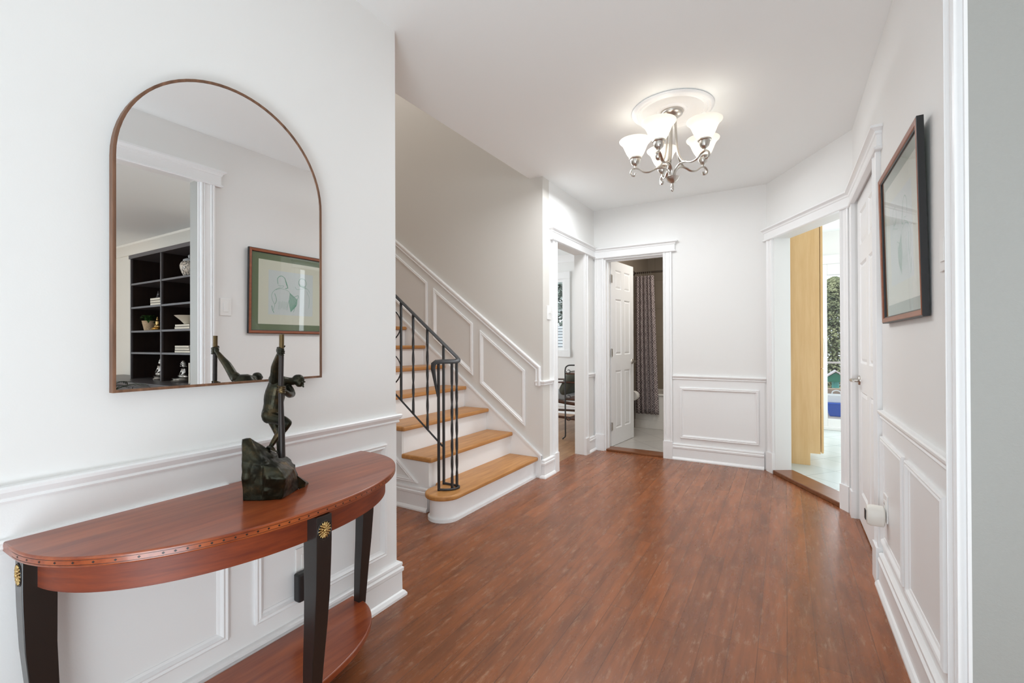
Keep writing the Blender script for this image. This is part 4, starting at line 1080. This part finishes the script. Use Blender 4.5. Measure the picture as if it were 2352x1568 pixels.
obj('handle', MB().tube(spline([(.395, 6.955, .93), (.41, 6.925, .94), (.425, 6.915, 1.05), (.41, 6.925, 1.16), (.395, 6.955, 1.17)]), .008, 8), M_PLASTIC, gd, smooth=60)
base([(.27, 6.974, .02), (-.3, 6.974, .02)], 'kitchen baseboard', 'baseboard_kitchen')

# outdoors beyond the patio door
dk = MB()
for i in range(24): dk.box(-2.0, 4.0, 7.12+.17*i, 7.12+.17*i+.16, -.12, -.06)
struct('floor', dk, M_DECK, 'pale deck boards outside the kitchen', 'floor')
struct('floor', MB().box(-16, 16, 7.11, 34, -.60, -.5), M_SNOWG, 'pale ground of the back yard', 'floor')
bb = thing('storage_tub', 'blue plastic tub on the deck outside the patio door', 'tub', (.78, 9.1, -.06))
obj('tub', MB().loft([[V((.60, 8.85, -.06)), V((1.0, 8.85, -.06)), V((1.0, 9.25, -.06)), V((.60, 9.25, -.06))], [V((.55, 8.82, .14)), V((1.05, 8.82, .14)), V((1.05, 9.3, .14)), V((.55, 9.3, .14))]]), M_BLUE, bb, bevel=.01)
obj('rim', MB().box(.54, 1.06, 8.81, 9.31, .13, .155), M_BLUE, bb, bevel=.006)
wb = thing('white_carrier', 'white carrier box with a handle resting on the blue tub', 'box', (.72, 9.0, .155))
obj('box', MB().loft([[V((.56, 8.88, .155)), V((.84, 8.88, .155)), V((.84, 9.15, .155)), V((.56, 9.15, .155))], [V((.58, 8.90, .275)), V((.81, 8.90, .275)), V((.81, 9.13, .275)), V((.58, 9.13, .275))]]), M_LID, wb, bevel=.01)
obj('handle', MB().tube(spline([(.64, 9.0, .275), (.65, 9.0, .32), (.70, 9.0, .34), (.75, 9.0, .32), (.76, 9.0, .275)]), .009, 8), M_LID, wb, smooth=60)
tag(obj('cardboard_box', MB().box(.56, .86, 9.35, 9.6, -.06, .33), M_CARD, bevel=.004), 'pinkish brown cardboard box behind the blue tub', 'box')
bh = thing('bird_feeder', 'teal bird feeder with pitched green roof in the yard', 'bird feeder', (.755, 9.9, -.5))
FX = .755
obj('post', MB().tube([(FX, 9.9, -.5), (FX, 9.9, .44)], .055, 20), M_TEAL, bh, smooth=60)
obj('house', MB().prism([(FX-.12, .42), (FX+.12, .42), (FX+.12, .50), (FX, .58), (FX-.12, .50)], 9.80, 10.0, 'y'), M_GREENR, bh)
rf_ = MB(); rf_.prism([(FX-.17, .475), (FX, .60), (FX+.17, .475), (FX+.17, .495), (FX, .625), (FX-.17, .495)], 9.77, 10.03, 'y')
obj('roof', rf_, mat('snowy_roof', (.78, .72, .72), .7), bh)
rg_ = thing('deck_rail', 'pale deck rail line beyond the bird feeder', 'railing', (1, 10.9, -.06))
obj('top_rail', MB().box(-2, 4, 10.9, 10.96, .70, .735), mat('rail_pink', (.7, .62, .58), .7), rg_)
for i in range(4): obj('post', MB().box(-1.9+1.9*i, -1.84+1.9*i, 10.9, 10.96, -.5, .70), mat('rail_post', (.7, .62, .58), .7), rg_)
def conifer(x, y, h, r, label, m, seed, zb=-.5, n=1500, grp=None, ls=1.0):
    random.seed(seed); t_ = thing('conifer_tree', label, 'tree', (x, y, zb), grp)
    obj('trunk', MB().tube([(x, y, zb), (x, y, zb+h*.95)], [.10, .02], 8), M_BARK, t_)
    fb = MB()
    for i in range(n):
        f_ = random.random()**1.25; z = zb + .1*h + .9*h*f_; rr_ = r*(1-f_)**.75 + .05
        a = random.uniform(0, 2*pi); q_ = rr_*random.uniform(.55, 1.05)
        c = V((x+q_*cos(a), y+q_*sin(a), z)); s_ = random.uniform(.030, .070)*(r/1.6+.3)*ls
        d1 = V((cos(a), sin(a), -.35)).normalized()*s_*1.6; d2 = V((-sin(a), cos(a), random.uniform(-.4, .4))).normalized()*s_*.7
        d3 = V((0, 0, s_*.3))
        fb.add([c-d1-d3, c+d2, c+d1*.9-d3*.6, c-d2, c+d3], [(0, 1, 4), (1, 2, 4), (2, 3, 4), (3, 0, 4)])
    obj('foliage', fb, m, t_)
conifer(1.0, 13.2, 3.15, 1.7, 'tall green conifer filling the patio door view', M_CONIF, 2, n=32000, ls=.5)
conifer(5.0, 15.5, 4.6, 1.8, 'conifer to the right beyond the patio door', M_CONIF, 3, n=5000)
conifer(-2.6, 15.0, 4.0, 1.6, 'conifer to the left beyond the patio door', M_CONIF, 5, n=4000)
conifer(-7.2, 16.0, 6.8, 2.3, 'pale frosted tree outside the dining room window', M_CONIF2, 7, n=12000)
conifer(-12.2, 17.5, 6.6, 2.3, 'second frosted tree outside the dining room window', M_CONIF2, 8, n=2400)
nb = thing('neighbour_house', 'neighbouring house with pale striped roof outside the dining room window', 'house', (-6.5, 11.2, -.5))
obj('wall', MB().box(-9.5, -4.2, 11.4, 13, -.5, 1.0), mat('house_wall', (.6, .6, .6), .8), nb)
obj('roof', MB().prism([(11.2, 1.0), (12.2, 1.62), (13.2, 1.0)], -9.7, -4.0, 'x'), M_SIDING, nb)

# ------------------------------------------------------------------ dining room
rk_ = thing('iron_rack', 'black iron scroll rack with dark shelves inside the dining room', 'rack', (-2.03, 5.0, 0))
for yy in (4.862, 5.40):
    p = spline([(-2.215, yy, .008), (-2.205, yy, .022), (-2.182, yy, .045), (-2.18, yy, .12)], 5) + [V((-2.18, yy, .45)), V((-2.18, yy, .79))] + spline([(-2.18, yy, .80), (-2.172, yy, .835), (-2.145, yy, .856), (-2.10, yy, .862), (-1.96, yy, .862), (-1.925, yy, .850), (-1.905, yy, .82), (-1.90, yy, .78)], 5) + [V((-1.90, yy, .4)), V((-1.90, yy, .008))]
    obj('end_frame', MB().tube(p, .008, 8), M_BLACKM, rk_, smooth=60)
    for zc in (.79, .50, .25):
        sp = [( -2.172+.006+ .028*(1-.0*k)+.026*cos(pi+a)*(1-k*.03), yy, zc+.026*sin(pi+a)*(1-k*.03)) for k, a in enumerate([i*.45 for i in range(13)])]
        obj('scroll', MB().tube(sp, .0045, 6), M_BLACKM, rk_, smooth=60)
for zc in (.765, .475, .245):
    obj('shelf', MB().box(-2.175, -1.905, 4.86, 5.40, zc-.010, zc+.008), M_CHAIRW, rk_, bevel=.003)
ac = thing('lounge_armchair', 'wood frame lounge chair with grey cushions in the dining room', 'armchair', (-2.65, 5.75, 0))
for yy in (5.42, 6.02):
    obj('arm', MB().tube(spline([(-3.15, yy, .60), (-2.75, yy, .60), (-2.40, yy, .615), (-2.12, yy, .60)]), (.012, .030), 8, flat=(0, 0, 1)), M_CHAIRW, ac, smooth=50)
    obj('side_rail', MB().tube(spline([(-3.2, yy, .46), (-2.8, yy, .40), (-2.4, yy, .35), (-2.05, yy, .33)]), (.022, .014), 8, flat=(0, 0, 1)), M_CHAIRW, ac, smooth=50)
    obj('runner', MB().tube(spline([(-3.2, yy, .13), (-2.8, yy, .16), (-2.4, yy, .16), (-2.08, yy, .11)]), (.016, .020), 8, flat=(0, 0, 1)), M_CHAIRW, ac, smooth=50)
    for xx in (-3.05, -2.25): obj('leg', MB().tube([(xx, yy, 0), (xx, yy, .60)], (.018, .018), 4), M_CHAIRW, ac)
obj('seat_cushion', MB().box(-2.95, -2.08, 5.45, 6.0, .37, .46), M_CUSHGR, ac, bevel=.03, seg=3)
obj('back_cushion', MB().loft([[V((-2.95, 5.45, .42)), V((-3.05, 5.45, .46)), V((-3.45, 5.45, 1.02)), V((-3.34, 5.45, 1.05))], [V((-2.95, 6.0, .42)), V((-3.05, 6.0, .46)), V((-3.45, 6.0, 1.02)), V((-3.34, 6.0, 1.05))]]), M_CUSHGR, ac, bevel=.03)
pil = MB(); qm = Matrix.Rotation(.5, 3, 'Y')
rings = []
for j in range(1, 10):
    a = pi*j/10
    rings.append([V((-2.42, 5.62, .595)) + qm @ V((.075*-cos(a), .21*(sin(a)**.35)*max(-1, min(1, 1.25*cos(2*pi*i/28))), .17*(sin(a)**.35)*max(-1, min(1, 1.25*sin(2*pi*i/28))))) for i in range(28)])
pil.loft(rings)
tag(obj('throw_pillow', pil, M_CUSHG, smooth=60), 'olive grey throw pillow on the lounge chair', 'pillow')

# ------------------------------------------------------------------ living room seen in the mirror
bk = thing('bookcase', 'tall espresso bookcase with open compartments, seen in the mirror', 'bookcase', (3.28, 2.65, 0))
x0b, x1b, yf, ybk = 2.47, 4.085, 2.50, 2.815
for x in (x0b, 3.262, x1b-.022): obj('upright', MB().box(x, x+.024, yf, ybk, .69, 2.18), M_ESPR2, bk)
obj('crown', MB().box(x0b-.01, x1b+.012, yf-.012, ybk, 2.18, 2.225), M_ESPR2, bk)
obj('back_panel', MB().box(x0b, x1b, ybk-.012, ybk, .69, 2.18), M_ESPR, bk)
for z in (1.872, 1.580, 1.286, 1.022):
    for a, b in ((x0b+.024, 3.262), (3.286, x1b-.022)): obj('shelf', MB().box(a, b, yf+.002, ybk-.012, z-.022, z), M_ESPR2, bk)
# dark inner faces
for x in (x0b+.0245, 3.2862): obj('liner', MB().box(x, x+.001, yf+.02, ybk-.012, .695, 2.18), M_ESPR, bk)
for x in (3.2605, x1b-.0232): obj('liner', MB().box(x, x+.001, yf+.02, ybk-.012, .695, 2.18), M_ESPR, bk)
lc = thing('low_cabinet', 'long espresso low cabinet under the bookcase', 'cabinet', (3.6, 2.5, 0))
obj('top', MB().box(2.2, 5.2, 2.26, 2.815, .655, .69), M_ESPR2, lc, bevel=.004)
obj('body', MB().box(2.22, 5.18, 2.30, 2.815, 0, .655), M_ESPR2, lc)
for i in range(5): obj('door', MB().box(2.25+.59*i, 2.25+.59*i+.57, 2.285, 2.30, .06, .63), M_ESPR2, lc, bevel=.003)
struct('trim', MB().mould([(6.5, 2.82, 2.37), (.5, 2.82, 2.37)], (0, 0, 1), [(0, 0), (.012, .0), (.018, .03), (.05, .075), (.085, .105), (.09, .13), (0, .13)]), M_WARM, 'cream crown moulding of the living room', 'trim', smooth=30)
YI = 2.512
def B(prof, x, z, y=YI+.05, n=28): return MB().lathe(prof, (x, y, z), n)
gj = thing('ginger_jar', 'speckled ginger jar with lid on the top bookcase shelf', 'jar', (2.83, 2.60, 1.872))
obj('jar', B([(0, 0), (.045, 0), (.055, .01), (.075, .05), (.092, .105), (.092, .135), (.078, .165), (.060, .175), (0, .175)], 2.83, 1.872, 2.60), M_JAR, gj, smooth=50)
obj('lid', B([(.0, .175), (.064, .175), (.060, .195), (.030, .212), (.010, .216), (.012, .228), (.016, .238), (.008, .252), (0, .256)], 2.83, 1.872, 2.60), mat('jar_lid', (.45, .46, .46), .35), gj, smooth=50)
bl = MB().lathe([(0, 0), (.042, 0), (.044, .006), (.082, .050), (.130, .094), (.138, .102), (.130, .100), (.078, .055), (.034, .014), (0, .012)], (2.89, 2.62, 1.3405), 40)
tag(obj('decor_bowl', bl, M_CERAM, smooth=60), 'wide sand coloured bowl on two stacked books', 'bowl')
def book(x, z, w, d, h, label, grp, m=M_BOOK, y=YI, kindv=False):
    t_ = thing('book', label, 'book', (x, y, z), grp)
    c = MB()
    if not kindv:
        c.box(x-w/2, x+w/2, y, y+d, z, z+.003); c.box(x-w/2, x+w/2, y, y+d, z+h-.003, z+h); c.box(x-w/2, x+w/2, y, y+.003, z, z+h)
        obj('cover', c, m, t_); obj('pages', MB().box(x-w/2+.003, x+w/2-.003, y+.003, y+d-.003, z+.003, z+h-.003), M_BOOKP, t_)
    else:
        c.box(x-w/2, x-w/2+.002, y, y+d, z, z+h); c.box(x+w/2-.002, x+w/2, y, y+d, z, z+h); c.box(x-w/2, x+w/2, y, y+.003, z, z+h)
        obj('cover', c, m, t_); obj('pages', MB().box(x-w/2+.002, x+w/2-.002, y+.003, y+d-.003, z+.002, z+h-.004), M_BOOKP, t_)
    return t_
g1 = 'cream books stacked under the bowl'
book(2.805, 1.286, .33, .2, .028, 'lower cream book under the sand coloured bowl', g1); book(2.80, 1.3142, .32, .19, .0258, 'upper cream book directly under the sand coloured bowl', g1)
g2 = 'cream books stacked on the empty lower shelf'
for i, (n_, w) in enumerate((('bottom', .34), ('middle', .32), ('top', .31))): book(2.80+.005*i, 1.022+.0275*i, w, .19, .027, n_+' book of the cream stack on the shelf below the sand coloured bowl', g2)
g3 = 'small cream books below the little figurine'
for i, (n_, w) in enumerate((('bottom', .155), ('middle', .15), ('top', .145))): book(3.44+.004*i, 1.580+.029*i, w+.1, .14, .0285, n_+' small cream book of the stack beneath the tiny dark figurine', g3)
g4 = 'upright pale books beside the silver statuette'
for i, c_ in enumerate((M_BOOK, M_BOOKP, M_BOOKB)): book(2.600-.034*i, .69, .032, .17, (.225, .220, .21)[i], ('first', 'second', 'third')[i]+' upright pale book right of the large silver statuette in the mirror', g4, c_, YI-.02, True)
# small seated figurines
def figurine(x, z, s, m, label, y=2.60, base_w=1.0, crown=True):
    t_ = thing('figurine', label, 'figurine', (x, y, z)); c = MB()
    c.lathe([(0, 0), (.035*s*base_w, 0), (.038*s*base_w, .008*s), (.030*s*base_w, .016*s), (.034*s*base_w, .024*s), (0, .026*s)], (x, y, z), 16)
    obj('pedestal', c, m, t_, smooth=40)
    f = MB()
    f.ball((x, y, z+.036*s), (.032*s*base_w, .024*s, .013*s), 8)
    f.tube([(x, y, z+.035*s), (x, y, z+.060*s), (x, y, z+.085*s)], [.015*s, .012*s, .016*s], 10)
    for sg in (-1, 1):
        f.tube([(x+sg*.016*s, y, z+.083*s), (x+sg*.028*s, y-.004*s, z+.062*s), (x+sg*.012*s, y-.02*s, z+.046*s)], [.006*s, .005*s, .004*s], 8)
    f.ball((x, y, z+.102*s), (.010*s, .010*s, .012*s), 8)
    if crown: f.lathe([(.009*s, 0), (.006*s, .010*s), (.002*s, .02*s), (0, .022*s)], (x, y, z+.110*s), 8)
    obj('body', f, m, t_, smooth=60)
    return t_
figurine(3.51, 1.6665, .7, M_ESPR2, 'tiny dark seated figurine on the small stack of books', y=2.57)
figurine(3.53, 1.286, 1.25, M_BRASS, 'gilt seated figurine beside the potted plant', y=2.57, base_w=1.5)
figurine(3.53, .69, 2.0, M_SILVER, 'silver figurine in the left lower bookcase bay seen in the mirror')
sv = figurine(2.96, .69, 1.75, M_SILVER, 'large silver statuette with raised arms in the right lower bay seen in the mirror', base_w=1.9)
e_ = MB(); random.seed(3)
for i in range(9):
    a = pi*.05 + pi*.9*i/8; e_.tube([(2.96, 2.60, .69+.17), (2.96+.04*cos(a), 2.60, .69+.17+.04*sin(a)), (2.96+.065*cos(a), 2.595, .69+.165+.075*sin(a))], [.005, .004, .008], 6)
eo = obj('raised_arms', e_, M_SILVER, sv, smooth=60)
# potted plant
pp_ = thing('potted_plant', 'leafy green plant in a woven pot on the bookcase', 'plant', (3.84, 2.61, 1.286))
obj('pot', MB().lathe([(0, 0), (.052, 0), (.056, .008), (.078, .115), (.080, .122), (.074, .121), (.068, .11), (0, .11)], (3.84, 2.61, 1.286), 28), M_BASK, pp_, smooth=50)
random.seed(11); lf = MB()
def leaf(mb, base_, dirv, ln, w, droop=.4):
    dirv = V(dirv).normalized(); sdv_ = dirv.cross(V((0, 0, 1)))
    sdv_ = sdv_.normalized() if sdv_.length > .01 else V((1, 0, 0)); pts_ = []
    for k in range(5):
        t_ = k/4; c = V(base_) + dirv*ln*t_ - V((0, 0, droop*ln*t_*t_)); ww = w*sin(pi*min(.97, .12+.86*t_)); 
        pts_.append((c-sdv_*ww, c-V((0, 0, ww*.25)), c+sdv_*ww))
    vs = [p for r in pts_ for p in r]; fs = []
    for k in range(4): fs += [(3*k, 3*k+1, 3*k+4, 3*k+3), (3*k+1, 3*k+2, 3*k+5, 3*k+4)]
    mb.add(vs, fs)
for i in range(60):
    a = random.uniform(0, 2*pi); e = random.uniform(.1, 1.3); hgt = random.uniform(.0, .07)
    leaf(lf, (3.84+.03*cos(a), 2.60+.03*sin(a), 1.395+hgt), (cos(a)*cos(e), sin(a)*cos(e)*.8, sin(e)), random.uniform(.06, .10), .019, .7)
obj('leaves', lf, M_LEAF, pp_, smooth='all')
# palm on the low cabinet's right
PX_, PY_, PZ_ = 3.13, 1.90, .62
pm_ = thing('potted_palm', 'feathery palm in a tall pot at the left edge of the mirror reflection', 'plant', (PX_, PY_, 0))
obj('pot', MB().lathe([(0, 0), (.11, 0), (.15, .60), (.16, .63), (.145, .63), (.14, .58), (0, .58)], (PX_, PY_, 0), 28), M_CERAM, pm_, smooth=50)
random.seed(21)
for i in range(12):
    a = 2*pi*i/12+.2; ln = random.uniform(.36, .50); e = random.uniform(.35, 1.15); fr = MB(); P = []
    for k in range(13):
        t_ = k/12; P.append(V((PX_, PY_, PZ_-.06)) + V((cos(a)*cos(e), sin(a)*cos(e), sin(e)))*ln*t_*1.15 - V((0, 0, .55*ln*t_*t_)))
    fr.tube(P, [.006-.0004*k for k in range(13)], 5)
    for k in range(2, 13):
        for sg in (-1, 1):
            dv = (P[k]-P[k-1]).normalized(); sv_ = dv.cross(V((0, 0, 1))).normalized()*sg
            leaf(fr, P[k], dv*.8+sv_*.8, .17*(1-.5*abs(k/12-.5)), .006, .35)
    obj('frond', fr, M_LEAFD, pm_)

# the bookcase bay stands slightly further into the living room
for o in list(COL.objects):
    if o.parent is None and o.get('category') in ('bookcase', 'bowl', 'jar', 'book', 'figurine') or o in (lc, pp_): o.location.x += .043
